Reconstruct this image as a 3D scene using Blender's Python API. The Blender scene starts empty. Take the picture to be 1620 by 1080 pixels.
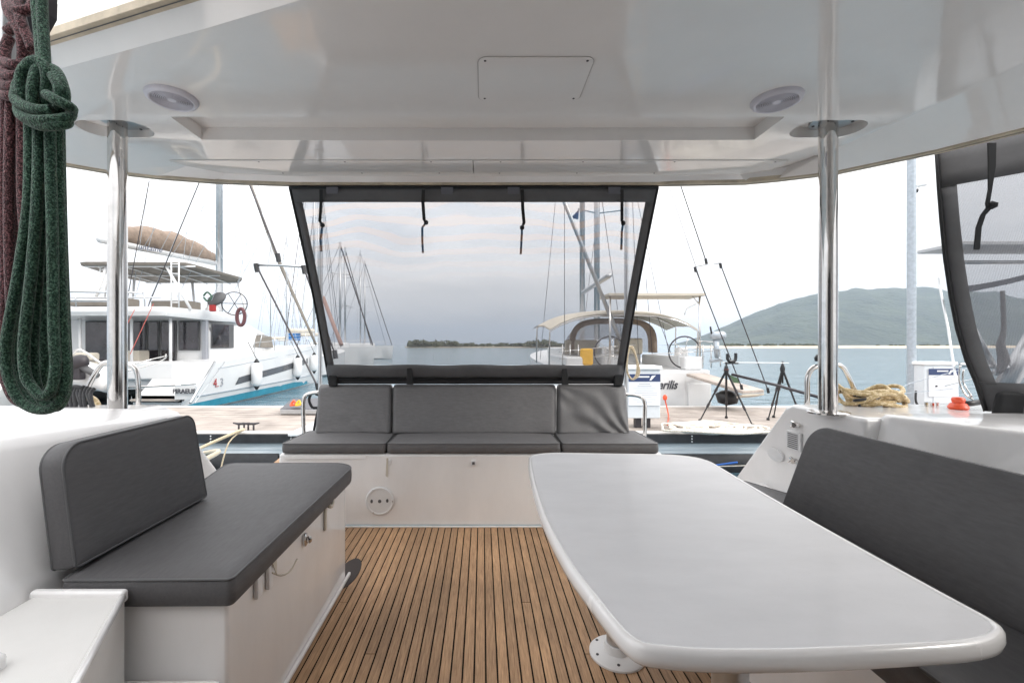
import bpy, bmesh, math, random
from mathutils import Vector, Matrix
R = math.radians
random.seed(7)
S = bpy.context.scene
COL = S.collection
F, CX, CY, H = 720.0, 763.0, 545.0, 1.25
WATER = -0.85; DOCK = -0.20

# ------------------------------------------------------------------ camera
cam_d = bpy.data.cameras.new('camera'); cam = bpy.data.objects.new('camera', cam_d); COL.objects.link(cam)
cam.location = (0, 0, H); cam.rotation_euler = (R(90), 0, 0)
cam_d.sensor_width = 36; cam_d.lens = F/1620*36
cam_d.shift_x = (810-CX)/1620; cam_d.shift_y = (CY-540)/1620
cam_d.clip_start = 0.02; cam_d.clip_end = 20000
S.camera = cam
# ------------------------------------------------------------------ world
SUN_DIR = Vector((1, -.55, .80)).normalized()          # from the scene towards the sun
el = math.asin(SUN_DIR.z); az = math.atan2(SUN_DIR.x, SUN_DIR.y)
W = bpy.data.worlds.new('World'); S.world = W; W.use_nodes = True
nt = W.node_tree; nt.nodes.clear()
def N(t, kind, **kw):
    n = t.nodes.new(kind)
    for k, v in kw.items(): setattr(n, k, v)
    return n
sky = N(nt, 'ShaderNodeTexSky'); sky.sky_type = 'NISHITA'; sky.sun_disc = False
sky.sun_elevation = el; sky.sun_rotation = az; sky.air_density = 1.0; sky.dust_density = 2.0
bg = N(nt, 'ShaderNodeBackground'); bg.inputs['Strength'].default_value = 0.12
wo = N(nt, 'ShaderNodeOutputWorld')
tc = N(nt, 'ShaderNodeTexCoord'); mp = N(nt, 'ShaderNodeMapping'); mp.inputs['Scale'].default_value = (1, 1, 4.5)
nz = N(nt, 'ShaderNodeTexNoise'); nz.inputs['Scale'].default_value = 2.3; nz.inputs['Detail'].default_value = 7; nz.inputs['Roughness'].default_value = .55; nz.inputs['Distortion'].default_value = .3
rp = N(nt, 'ShaderNodeValToRGB'); rp.color_ramp.elements[0].position = .28; rp.color_ramp.elements[0].color = (.93, .93, .93, 1)
rp.color_ramp.elements[1].position = .62; rp.color_ramp.elements[1].color = (1, 1, 1, 1)
rc = N(nt, 'ShaderNodeValToRGB'); rc.color_ramp.elements[0].position = .36; rc.color_ramp.elements[0].color = (7.3, 7.3, 7.4, 1)
rc.color_ramp.elements[1].position = .60; rc.color_ramp.elements[1].color = (9.1, 9.0, 8.95, 1)
mx = N(nt, 'ShaderNodeMix', data_type='RGBA')
L = nt.links.new
L(tc.outputs['Generated'], mp.inputs['Vector']); L(mp.outputs[0], nz.inputs['Vector'])
L(nz.outputs[0], rp.inputs[0]); L(nz.outputs[0], rc.inputs[0])
L(rp.outputs[0], mx.inputs[0]); L(sky.outputs[0], mx.inputs[6]); L(rc.outputs[0], mx.inputs[7])
sz = N(nt, 'ShaderNodeSeparateXYZ'); gm = N(nt, 'ShaderNodeMapRange'); gm.inputs['From Min'].default_value = -.02; gm.inputs['From Max'].default_value = .9
gm.inputs['To Min'].default_value = .50; gm.inputs['To Max'].default_value = 1.35          # overcast sky: brighter overhead than at the horizon
vm = N(nt, 'ShaderNodeVectorMath', operation='SCALE'); L(tc.outputs['Generated'], sz.inputs[0]); L(sz.outputs[2], gm.inputs[0]); L(mx.outputs[2], vm.inputs[0]); L(gm.outputs[0], vm.inputs['Scale'])
L(vm.outputs[0], bg.inputs['Color']); L(bg.outputs[0], wo.inputs[0])
# ------------------------------------------------------------------ sun
sd = bpy.data.lights.new('sun', 'SUN'); sd.energy = .8; sd.angle = R(12); sd.color = (1, .95, .88)
so = bpy.data.objects.new('sun', sd); COL.objects.link(so); so.rotation_euler = SUN_DIR.to_track_quat('Z', 'Y').to_euler()
so.location = (30, -20, 40)
S.view_settings.view_transform = 'Standard'; S.view_settings.look = 'None'; S.view_settings.gamma = 1
S.view_settings.exposure = 1.24; S.view_settings.use_curve_mapping = False
S.cycles.max_bounces = 10; S.cycles.diffuse_bounces = 6; S.cycles.glossy_bounces = 4; S.cycles.transparent_max_bounces = 24
S.cycles.use_denoising = True

# ================================================================== helpers
def P(px, py, d): return Vector(((px-CX)*d/F, d, H-(py-CY)*d/F))
def PX(px, py, X):                       # pixel on the plane x = X
    d = X*F/(px-CX); return Vector((X, d, H-(py-CY)*d/F))
def PZ(px, py, z):                       # pixel on the plane z
    d = (H-z)*F/(py-CY); return Vector(((px-CX)*d/F, d, z))

SPLIT = {'foot','leg','clamp','bolt','screw','finger_hole','slot','roof_pillar','flybridge_seat','cockpit_coaming','cockpit_cushion','wheel_spoke','edge_strip','float','float_pipe','block','wall','sun_bed','line','label_patch','cap','spoke','arch_post'}
class MB:
    def __init__(s): s.v = []; s.f = []; s.m = []
    def add(s, vs, fs, mi=0):
        b = len(s.v); s.v += [tuple(v) for v in vs]; s.f += [tuple(b+i for i in f) for f in fs]; s.m += [mi]*len(fs)
        return s
    def box(s, a, b, M=None, mi=0):
        x0, y0, z0 = a; x1, y1, z1 = b
        vs = [Vector(p) for p in ((x0,y0,z0),(x1,y0,z0),(x1,y1,z0),(x0,y1,z0),(x0,y0,z1),(x1,y0,z1),(x1,y1,z1),(x0,y1,z1))]
        if M: vs = [M @ v for v in vs]
        return s.add(vs, [(0,3,2,1),(4,5,6,7),(0,1,5,4),(1,2,6,5),(2,3,7,6),(3,0,4,7)], mi)
    def prism(s, pts, vec, mi=0):        # planar polygon pushed along vec
        n = len(pts); vec = Vector(vec); a = [Vector(p) for p in pts]; b = [p+vec for p in a]
        return s.add(a+b, [tuple(range(n-1, -1, -1)), tuple(range(n, 2*n))]+[(i, (i+1) % n, n+(i+1) % n, n+i) for i in range(n)], mi)
    def tube(s, pts, r, n=8, smooth=0, closed=False, mi=0):
        pts = [Vector(p) for p in pts]
        rs = list(r) if isinstance(r, (list, tuple)) else [r]*len(pts)
        if smooth:
            q = []; qr = []; m = len(pts)
            rng = range(m if closed else m-1)
            for i in rng:
                g = (lambda k: pts[k % m]) if closed else (lambda k: pts[max(0, min(m-1, k))])
                p0, p1, p2, p3 = g(i-1), g(i), g(i+1), g(i+2)
                for k in range(smooth):
                    t = k/smooth
                    q.append(.5*((2*p1)+(p2-p0)*t+(2*p0-5*p1+4*p2-p3)*t*t+(3*p1-p0-3*p2+p3)*t**3))
                    qr.append(rs[i]*(1-t)+rs[(i+1) % m]*t)
            if not closed: q.append(pts[-1]); qr.append(rs[-1])
            pts, rs = q, qr
        m = len(pts); T = []
        for i in range(m):
            a = pts[(i-1) % m] if (closed or i > 0) else pts[0]; b = pts[(i+1) % m] if (closed or i < m-1) else pts[-1]
            t = (b-a); T.append(t.normalized() if t.length > 1e-9 else Vector((0,0,1)))
        u = T[0].orthogonal().normalized(); base = len(s.v); vs = []
        for i in range(m):
            u = (u-T[i]*u.dot(T[i])); u = u.normalized() if u.length > 1e-6 else T[i].orthogonal().normalized()
            w = T[i].cross(u)
            for k in range(n):
                a = 2*math.pi*k/n; vs.append(pts[i]+(u*math.cos(a)+w*math.sin(a))*rs[i])
        fs = []
        for i in range(m if closed else m-1):
            j = (i+1) % m
            for k in range(n): fs.append((i*n+k, i*n+(k+1) % n, j*n+(k+1) % n, j*n+k))
        if not closed: fs += [tuple(range(n-1, -1, -1)), tuple((m-1)*n+k for k in range(n))]
        return s.add(vs, fs, mi)
    def lathe(s, prof, M=None, n=24, mi=0):   # prof: (r, z) list
        M = M or Matrix(); vs = []; fs = []
        for r, z in prof:
            for k in range(n):
                a = 2*math.pi*k/n; vs.append(M @ Vector((r*math.cos(a), r*math.sin(a), z)))
        for i in range(len(prof)-1):
            for k in range(n): fs.append((i*n+k, i*n+(k+1) % n, (i+1)*n+(k+1) % n, (i+1)*n+k))
        if prof[0][0] > 1e-5: fs.append(tuple(range(n-1, -1, -1)))
        if prof[-1][0] > 1e-5: fs.append(tuple((len(prof)-1)*n+k for k in range(n)))
        return s.add(vs, fs, mi)
    def loft(s, rings, closed=True, caps=True, mi=0):
        n = len(rings[0]); vs = [Vector(p) for r in rings for p in r]; fs = []
        for i in range(len(rings)-1):
            for k in range(n if closed else n-1): fs.append((i*n+k, i*n+(k+1) % n, (i+1)*n+(k+1) % n, (i+1)*n+k))
        if caps: fs += [tuple(range(n-1, -1, -1)), tuple((len(rings)-1)*n+k for k in range(n))]
        return s.add(vs, fs, mi)
    def pieces(s):
        par = list(range(len(s.v)))
        def fd(a):
            while par[a] != a: par[a] = par[par[a]]; a = par[a]
            return a
        for f in s.f:
            for k in f[1:]: par[fd(k)] = fd(f[0])
        grp = {}
        for f in s.f: grp.setdefault(fd(f[0]), []).append(f)
        out = []
        for fs in grp.values():
            ix = sorted({i for f in fs for i in f}); mp_ = {i: k for k, i in enumerate(ix)}; m = MB()
            m.add([s.v[i] for i in ix], [tuple(mp_[i] for i in f) for f in fs]); out.append(m)
        return out
    def build(s, name, mats, parent=None, smooth=False, bevel=0, kind=None, seg=2, ang=30, origin=None):
        if name in SPLIT and parent is not None and kind is None:
            ps = s.pieces()
            if len(ps) > 1:
                for p in ps: o = p.build(name, mats, parent, smooth, bevel, kind, seg, ang, origin)
                return o
        me = bpy.data.meshes.new(name); v = s.v
        if parent is None and origin is None and v:
            origin = Vector((sum(p[0] for p in v)/len(v), sum(p[1] for p in v)/len(v), min(p[2] for p in v)))
        off = Vector(origin) if origin is not None else Vector((0,0,0))
        if parent is not None: off = parent.matrix_world_loc if hasattr(parent, 'matrix_world_loc') else Vector(parent.get('_o', (0,0,0)))
        me.from_pydata([tuple(Vector(p)-off) for p in v], [], s.f)
        bm = bmesh.new(); bm.from_mesh(me); bmesh.ops.remove_doubles(bm, verts=bm.verts, dist=1e-6); bmesh.ops.recalc_face_normals(bm, faces=bm.faces); bm.to_mesh(me); bm.free()
        mats = mats if isinstance(mats, (list, tuple)) else [mats]
        for m in mats: me.materials.append(m)
        if len(mats) > 1 and len(me.polygons) == len(s.m): me.polygons.foreach_set('material_index', s.m)
        if smooth:
            me.polygons.foreach_set('use_smooth', [True]*len(me.polygons))
            if smooth == 'auto': me.set_sharp_from_angle(angle=R(38))
        o = bpy.data.objects.new(name, me); COL.objects.link(o)
        if parent is not None: o.parent = parent; o['_o'] = tuple(off)
        else: o.location = off; o['_o'] = tuple(off)
        if bevel:
            b = o.modifiers.new('bevel', 'BEVEL'); b.width = bevel; b.segments = seg; b.limit_method = 'ANGLE'; b.angle_limit = R(ang)
            me.polygons.foreach_set('use_smooth', [True]*len(me.polygons)); me.set_sharp_from_angle(angle=R(38)); b.harden_normals = True
        if kind: o['kind'] = kind
        return o

def thing(name, label, cat, loc, group=None):
    o = bpy.data.objects.new(name, None); COL.objects.link(o); o.location = loc; o['_o'] = tuple(loc); o.empty_display_size = .1
    o['label'] = label; o['category'] = cat
    if group: o['group'] = group
    return o
def tag(o, label, cat, group=None):
    o['label'] = label; o['category'] = cat
    if group: o['group'] = group
    return o
def copy_tree(o, parent=None):
    c = o.copy(); COL.objects.link(c)
    if parent is not None: c.parent = parent
    for ch in list(o.children): copy_tree(ch, c)
    return c
def round_poly(pts, rad, seg=6):          # 2D polygon with rounded corners
    out = []; n = len(pts); rad = rad if isinstance(rad, (list, tuple)) else [rad]*n
    for i in range(n):
        p = Vector(pts[i]); a = Vector(pts[i-1]); b = Vector(pts[(i+1) % n]); r = rad[i]
        u = (a-p).normalized(); w = (b-p).normalized(); ang = u.angle(w)
        if r <= 0: out.append(p); continue
        t = min(r/math.tan(ang/2), (a-p).length*.49, (b-p).length*.49); r2 = t*math.tan(ang/2)
        c = p+(u+w).normalized()*(r2/math.sin(ang/2))
        s0 = p+u*t-c; s1 = p+w*t-c
        a0 = math.atan2(s0.y, s0.x); a1 = math.atan2(s1.y, s1.x); da = (a1-a0+math.pi) % (2*math.pi)-math.pi
        for k in range(seg+1):
            a_ = a0+da*k/seg; out.append(c+Vector((math.cos(a_), math.sin(a_)))*r2)
    return out
def inset(pts, d):
    n = len(pts); out = []; area = sum(pts[i-1].x*pts[i].y-pts[i].x*pts[i-1].y for i in range(n)); sg = 1 if area > 0 else -1
    for i in range(n):
        a, p, b = pts[i-1], pts[i], pts[(i+1) % n]
        e1 = (p-a).normalized(); e2 = (b-p).normalized()
        n1 = Vector((-e1.y, e1.x))*sg; n2 = Vector((-e2.y, e2.x))*sg
        m = n1+n2; m = m/max(m.length_squared/2, .5) if m.length > 1e-6 else n1
        out.append(p+m*d)
    return out
def cushion(name, pts, th, M, mats, er=.014, crown=.006, rad=.03, parent=None, pipe=True, pipe_bottom=False, seg=6, wr=0):
    o2 = round_poly(pts, rad, seg); mb = MB(); rings = []
    prof = [(er, 0), (er*.3, er*.3), (0, er)]
    prof += [(-.002, th*.5), (0, th-er), (er*.3, th-er*.3), (er, th)]
    for d, z in prof: rings.append([M @ Vector((p.x, p.y, z)) for p in inset(o2, d)])
    base = inset(o2, er); cc = sum(base, Vector((0,0)))/len(base)
    cc = Vector(((max(p.x for p in base)+min(p.x for p in base))/2, (max(p.y for p in base)+min(p.y for p in base))/2))
    for k, c in ((.9,.30),(.75,.62),(.5,.9),(.25,1.0),(.05,1.02)): rings.append([M @ Vector((cc.x+(p.x-cc.x)*k, cc.y+(p.y-cc.y)*k, th+crown*c)) for p in base])
    mb.loft(rings, True, True)
    o = mb.build(name, mats, parent, smooth='auto')
    if pipe:
        pm = MB()
        for z in ([th-.004, .006] if pipe_bottom else [th-.004]):
            pm.tube([M @ Vector((p.x, p.y, z)) for p in inset(o2, .003)], .0042, 6, closed=True)
        pm.build('piping', mat_pipe, o, smooth=True)
    return o

# ================================================================== materials
def mat(name, col, rough=.5, metal=0, coat=0, bump=None, var=None, spec=.5, rough_var=0, coords='Object'):
    m = bpy.data.materials.new(name); m.use_nodes = True; t = m.node_tree; b = t.nodes['Principled BSDF']
    b.inputs['Base Color'].default_value = (*col, 1); b.inputs['Roughness'].default_value = rough; b.inputs['Metallic'].default_value = metal
    b.inputs['Coat Weight'].default_value = coat; b.inputs['Coat Roughness'].default_value = .05; b.inputs['Specular IOR Level'].default_value = spec
    tcn = N(t, 'ShaderNodeTexCoord')
    if var:                                 # (scale, amount, stretch)
        mpn = N(t, 'ShaderNodeMapping'); mpn.inputs['Scale'].default_value = var[2] if len(var) > 2 else (1,1,1)
        n = N(t, 'ShaderNodeTexNoise'); n.inputs['Scale'].default_value = var[0]; n.inputs['Detail'].default_value = 6; n.inputs['Roughness'].default_value = .65
        r = N(t, 'ShaderNodeValToRGB'); r.color_ramp.elements[0].position = .3; r.color_ramp.elements[1].position = .7
        a = var[1]; c2 = var[3] if len(var) > 3 else None
        r.color_ramp.elements[0].color = (*[c*(1-a) for c in col], 1); r.color_ramp.elements[1].color = (*(c2 or [min(1, c*(1+a)) for c in col]), 1)
        t.links.new(tcn.outputs[coords], mpn.inputs[0]); t.links.new(mpn.outputs[0], n.inputs['Vector']); t.links.new(n.outputs[0], r.inputs[0]); t.links.new(r.outputs[0], b.inputs['Base Color'])
        if rough_var:
            mr = N(t, 'ShaderNodeMapRange'); mr.inputs['To Min'].default_value = max(0, rough-rough_var); mr.inputs['To Max'].default_value = rough+rough_var
            t.links.new(n.outputs[0], mr.inputs[0]); t.links.new(mr.outputs[0], b.inputs['Roughness'])
    if bump:                                # list of (scale, strength, distance, stretch)
        prev = None
        for bb in (bump if isinstance(bump, list) else [bump]):
            mpn = N(t, 'ShaderNodeMapping'); mpn.inputs['Scale'].default_value = bb[3] if len(bb) > 3 else (1,1,1)
            n = N(t, 'ShaderNodeTexNoise'); n.inputs['Scale'].default_value = bb[0]; n.inputs['Detail'].default_value = 3
            bn = N(t, 'ShaderNodeBump'); bn.inputs['Strength'].default_value = bb[1]; bn.inputs['Distance'].default_value = bb[2]
            t.links.new(tcn.outputs[coords], mpn.inputs[0]); t.links.new(mpn.outputs[0], n.inputs['Vector']); t.links.new(n.outputs[0], bn.inputs['Height'])
            if prev: t.links.new(prev.outputs[0], bn.inputs['Normal'])
            prev = bn
        t.links.new(prev.outputs[0], b.inputs['Normal'])
    return m
gel = mat('gelcoat', (.85,.838,.83), .24, coat=.6, bump=[(1.6,.3,.02),(30,.05,.001)], var=(3.2,.05,(1,1,.35)), rough_var=.10)
gel_roof = mat('ceiling_gelcoat', (.82,.785,.76), .15, coat=.9, bump=[(1.3,.35,.03),(9,.08,.004)], var=(3,.03))
gel_mat = mat('nonskid', (.70,.69,.67), .55, bump=[(500,.6,.0008)], var=(3,.04))
gel_out = mat('hull_white', (.70,.70,.70), .3, coat=.3, var=(1.2,.04))
gel_shell = mat('plastic_white', (.74,.74,.74), .4)
tabtop = mat('table_top', (.66,.66,.675), .48, coat=.08, bump=[(160,.15,.0004)], var=(4,.05,(1,2.2,1)), spec=.4)
fab = mat('grey_vinyl', (.088,.086,.089), .58, bump=[(900,.35,.0004),(5,.6,.010),(16,.3,.003)], var=(110,.15,(1,.18,1)))
fab_l = mat('grey_vinyl_light', (.118,.115,.117), .62, bump=[(900,.35,.0004),(6,.7,.014),(14,.3,.004)], var=(110,.14,(.18,1,1)))
mat_pipe = mat('piping_grey', (.085,.085,.088), .5)
band = mat('shade_fabric', (.105,.104,.107), .8, bump=[(600,.3,.0005),(9,.5,.006)], var=(8,.12))
black = mat('black_webbing', (.008,.008,.009), .75)
blackp = mat('black_plastic', (.015,.015,.017), .4)
steel = mat('polished_steel', (.62,.60,.58), .10, 1, bump=[(3,.25,.01)], var=(14,.10))
alu = mat('aluminium', (.55,.56,.57), .38, 1, var=(6,.1))
galv = mat('galvanised', (.42,.46,.50), .5, .6, var=(14,.18))
gasket = mat('roof_gasket', (.52,.44,.33), .6, var=(9,.25))
caulk = mat('deck_caulk', (.008,.007,.006), .85, spec=.15)
grey_spk = mat('speaker_grey', (.60,.58,.63), .45)
grill = mat('speaker_grille_grey', (.13,.115,.13), .6)
cream = mat('cream_strap', (.55,.50,.42), .7)
holem = mat('dark_hole', (.10,.095,.10), .6)
darkglass = mat('dark_glass', (.012,.012,.018), .06, spec=.8, var=(1.5,.5,(1,1,1),(.06,.05,.06)))
taupe = mat('taupe_canvas', (.27,.205,.16), .85, bump=[(3,.9,.08),(14,.5,.02)], var=(4,.2))
taupe_d = mat('bimini_canvas', (.20,.18,.155), .85, bump=[(5,.4,.02)], var=(3,.15))
beigec = mat('beige_canvas', (.55,.50,.42), .8, bump=[(4,.4,.03)], var=(3,.1))
hatchw = mat('white_trim', (.78,.78,.78), .4)
teal = mat('antifouling_blue', (.03,.24,.34), .5, var=(3,.2))
navy = mat('navy_print', (.03,.05,.13), .5)
ink = mat('ink', (.06,.06,.07), .6)
inkl = mat('small_print', (.32,.33,.36), .6)
paper = mat('notice_paper', (.75,.76,.80), .5)
redm = mat('red', (.35,.02,.02), .5); orange = mat('orange_plastic', (.75,.09,.03), .4)
yellow = mat('yellow_cloth', (.75,.42,.03), .7, bump=[(20,.6,.02)], var=(12,.15))
blue = mat('blue_cover', (.03,.16,.42), .7)
rubber = mat('dock_rubber', (.022,.023,.026), .55, bump=[(6,.5,.02)], var=(5,.4))
palebox = mat('pedestal_grey', (.62,.65,.68), .45, var=(2,.04))
dockal = mat('dock_aluminium', (.58,.63,.66), .5, 0, var=(3,.12,(.3,1,4)))
darkstripe = mat('hull_window_stripe', (.07,.075,.085), .2)
greenm = mat('green_flag', (.06,.11,.06), .8)
rust = mat('dark_metal', (.05,.045,.05), .45, .4)
sanding = None
def teak_mat(name, c0, c1, scale, axis, rough=.6):
    m = bpy.data.materials.new(name); m.use_nodes = True; t = m.node_tree; b = t.nodes['Principled BSDF']; b.inputs['Roughness'].default_value = rough
    tcn = N(t, 'ShaderNodeTexCoord'); oi = N(t, 'ShaderNodeObjectInfo'); ad = N(t, 'ShaderNodeVectorMath', operation='ADD')
    ml = N(t, 'ShaderNodeMath', operation='MULTIPLY'); ml.inputs[1].default_value = 37
    mpn = N(t, 'ShaderNodeMapping'); mpn.inputs['Scale'].default_value = axis
    n = N(t, 'ShaderNodeTexNoise'); n.inputs['Scale'].default_value = scale; n.inputs['Detail'].default_value = 8; n.inputs['Roughness'].default_value = .7
    r = N(t, 'ShaderNodeValToRGB'); r.color_ramp.elements[0].position = .3; r.color_ramp.elements[1].position = .72
    r.color_ramp.elements[0].color = (*c0, 1); r.color_ramp.elements[1].color = (*c1, 1)
    n2 = N(t, 'ShaderNodeTexNoise'); n2.inputs['Scale'].default_value = 2.2; n2.inputs['Detail'].default_value = 5
    hs = N(t, 'ShaderNodeHueSaturation'); mr = N(t, 'ShaderNodeMapRange'); mr.inputs['To Min'].default_value = .84; mr.inputs['To Max'].default_value = 1.14
    mr2 = N(t, 'ShaderNodeMapRange'); mr2.inputs['From Min'].default_value = .3; mr2.inputs['From Max'].default_value = .7; mr2.inputs['To Min'].default_value = .74; mr2.inputs['To Max'].default_value = 1.2
    mm = N(t, 'ShaderNodeMath', operation='MULTIPLY'); bn = N(t, 'ShaderNodeBump'); bn.inputs['Strength'].default_value = .4; bn.inputs['Distance'].default_value = .001
    K = t.links.new
    K(oi.outputs['Random'], ml.inputs[0]); K(tcn.outputs['Object'], mpn.inputs[0]); K(mpn.outputs[0], ad.inputs[0]); K(ml.outputs[0], ad.inputs[1]); K(ad.outputs[0], n.inputs['Vector'])
    K(tcn.outputs['Object'], n2.inputs['Vector']); K(n.outputs[0], r.inputs[0]); K(r.outputs[0], hs.inputs['Color']); K(oi.outputs['Random'], mr.inputs[0]); K(n2.outputs[0], mr2.inputs[0])
    K(mr.outputs[0], mm.inputs[0]); K(mr2.outputs[0], mm.inputs[1]); K(mm.outputs[0], hs.inputs['Value']); K(hs.outputs[0], b.inputs['Base Color']); K(n.outputs[0], bn.inputs['Height']); K(bn.outputs[0], b.inputs['Normal'])
    return m
teak = teak_mat('teak_deck', (.215,.120,.060), (.55,.34,.185), 9, (22,1.1,1), .55)
dockwood = teak_mat('dock_wood', (.28,.24,.21), (.44,.385,.345), 3, (1,12,1), .8)
def rope_mat(name, c0, c1, scale=260):
    m = bpy.data.materials.new(name); m.use_nodes = True; t = m.node_tree; b = t.nodes['Principled BSDF']; b.inputs['Roughness'].default_value = .9
    b.inputs['Sheen Weight'].default_value = .3
    tcn = N(t, 'ShaderNodeTexCoord'); n = N(t, 'ShaderNodeTexNoise'); n.inputs['Scale'].default_value = scale; n.inputs['Detail'].default_value = 4; n.inputs['Roughness'].default_value = .75
    r = N(t, 'ShaderNodeValToRGB'); r.color_ramp.elements[0].position = .47; r.color_ramp.elements[1].position = .62; r.color_ramp.elements[0].color = (*c0, 1); r.color_ramp.elements[1].color = (*c1, 1)
    v = N(t, 'ShaderNodeTexVoronoi'); v.inputs['Scale'].default_value = scale*1.3
    bn = N(t, 'ShaderNodeBump'); bn.inputs['Strength'].default_value = .9; bn.inputs['Distance'].default_value = .0015
    K = t.links.new; K(tcn.outputs['Object'], n.inputs['Vector']); K(n.outputs[0], r.inputs[0]); K(r.outputs[0], b.inputs['Base Color']); K(tcn.outputs['Object'], v.inputs['Vector']); K(v.outputs[0], bn.inputs['Height']); K(bn.outputs[0], b.inputs['Normal'])
    return m
rope_g = rope_mat('green_rope', (.005,.040,.023), (.13,.27,.18), 380)
rope_m = rope_mat('maroon_rope', (.030,.005,.008), (.36,.15,.16), 380)
rope_k = rope_mat('black_rope', (.008,.008,.01), (.05,.05,.055), 300)
rope_c = rope_mat('cream_rope', (.42,.33,.21), (.72,.63,.47), 120)
rope_y = rope_mat('yellow_fleck_rope', (.45,.33,.16), (.78,.66,.44), 70)
rope_w = rope_mat('white_rope', (.62,.55,.46), (.85,.80,.72), 40)

def mesh_mat(name, opac, col, moire=False):
    m = bpy.data.materials.new(name); m.use_nodes = True; t = m.node_tree; t.nodes.clear()
    o = N(t, 'ShaderNodeOutputMaterial'); mxs = N(t, 'ShaderNodeMixShader'); tr = N(t, 'ShaderNodeBsdfTransparent'); di = N(t, 'ShaderNodeBsdfDiffuse')
    di.inputs[0].default_value = (*col, 1); K = t.links.new
    tcn = N(t, 'ShaderNodeTexCoord'); w1 = N(t, 'ShaderNodeTexWave', wave_type='BANDS', bands_direction='X'); w2 = N(t, 'ShaderNodeTexWave', wave_type='BANDS', bands_direction='Z')
    for w in (w1, w2): w.inputs['Scale'].default_value = 95; K(tcn.outputs['Object'], w.inputs[0])
    ad = N(t, 'ShaderNodeMath', operation='ADD'); K(w1.outputs['Fac'], ad.inputs[0]); K(w2.outputs['Fac'], ad.inputs[1])
    mr = N(t, 'ShaderNodeMapRange'); mr.inputs['From Max'].default_value = 2; mr.inputs['To Min'].default_value = opac-.05; mr.inputs['To Max'].default_value = opac+.05
    K(ad.outputs[0], mr.inputs[0]); K(mr.outputs[0], mxs.inputs[0]); K(tr.outputs[0], mxs.inputs[1]); K(di.outputs[0], mxs.inputs[2]); K(mxs.outputs[0], o.inputs[0])
    if moire:       # optical moire bands put into the cloth colour, fading in towards the top
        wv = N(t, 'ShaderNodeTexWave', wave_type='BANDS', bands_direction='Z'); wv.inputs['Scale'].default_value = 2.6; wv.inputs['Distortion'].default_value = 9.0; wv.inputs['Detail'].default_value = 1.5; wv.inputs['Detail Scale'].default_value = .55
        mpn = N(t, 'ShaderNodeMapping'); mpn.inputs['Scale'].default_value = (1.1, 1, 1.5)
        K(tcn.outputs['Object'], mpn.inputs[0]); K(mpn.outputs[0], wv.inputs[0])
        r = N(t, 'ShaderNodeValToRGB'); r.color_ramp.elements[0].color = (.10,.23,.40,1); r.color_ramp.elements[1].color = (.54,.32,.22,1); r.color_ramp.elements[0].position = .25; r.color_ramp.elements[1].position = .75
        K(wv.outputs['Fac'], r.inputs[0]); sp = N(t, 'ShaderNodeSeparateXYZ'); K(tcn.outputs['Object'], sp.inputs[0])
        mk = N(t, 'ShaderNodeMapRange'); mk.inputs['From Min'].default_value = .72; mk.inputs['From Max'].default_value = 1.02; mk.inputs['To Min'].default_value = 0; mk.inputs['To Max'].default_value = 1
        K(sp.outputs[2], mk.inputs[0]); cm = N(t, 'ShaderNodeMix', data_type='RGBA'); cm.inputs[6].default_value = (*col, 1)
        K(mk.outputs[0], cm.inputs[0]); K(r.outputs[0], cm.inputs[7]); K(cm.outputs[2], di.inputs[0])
    return m
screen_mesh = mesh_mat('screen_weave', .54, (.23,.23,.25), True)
side_mesh = mesh_mat('side_screen_weave', .60, (.22,.22,.24))
clearfilm = mesh_mat('clear_film', .08, (.5,.5,.5))

# ================================================================== SETTING: water, land, hill
wm = bpy.data.materials.new('sea_water'); wm.use_nodes = True; t = wm.node_tree; b = t.nodes['Principled BSDF']
b.inputs['Base Color'].default_value = (.09,.16,.20,1); b.inputs['Roughness'].default_value = .10; b.inputs['IOR'].default_value = 1.33
tcn = N(t, 'ShaderNodeTexCoord'); prev = None
for sc, st, di in ((.35,.6,.5),(1.2,.7,.22),(4.5,.5,.06)):
    mpn = N(t, 'ShaderNodeMapping'); mpn.inputs['Scale'].default_value = (.7,1.3,1)
    n = N(t, 'ShaderNodeTexNoise'); n.inputs['Scale'].default_value = sc; n.inputs['Detail'].default_value = 4
    bn = N(t, 'ShaderNodeBump'); bn.inputs['Strength'].default_value = st; bn.inputs['Distance'].default_value = di
    t.links.new(tcn.outputs['Object'], mpn.inputs[0]); t.links.new(mpn.outputs[0], n.inputs['Vector']); t.links.new(n.outputs[0], bn.inputs['Height'])
    if prev: t.links.new(prev.outputs[0], bn.inputs['Normal'])
    prev = bn
t.links.new(prev.outputs[0], b.inputs['Normal'])
MB().add([(-6000,-800,WATER),(6000,-800,WATER),(6000,7000,WATER),(-6000,7000,WATER)], [(0,1,2,3)]).build('sea', wm, kind='structure', origin=(0,0,WATER))

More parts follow.
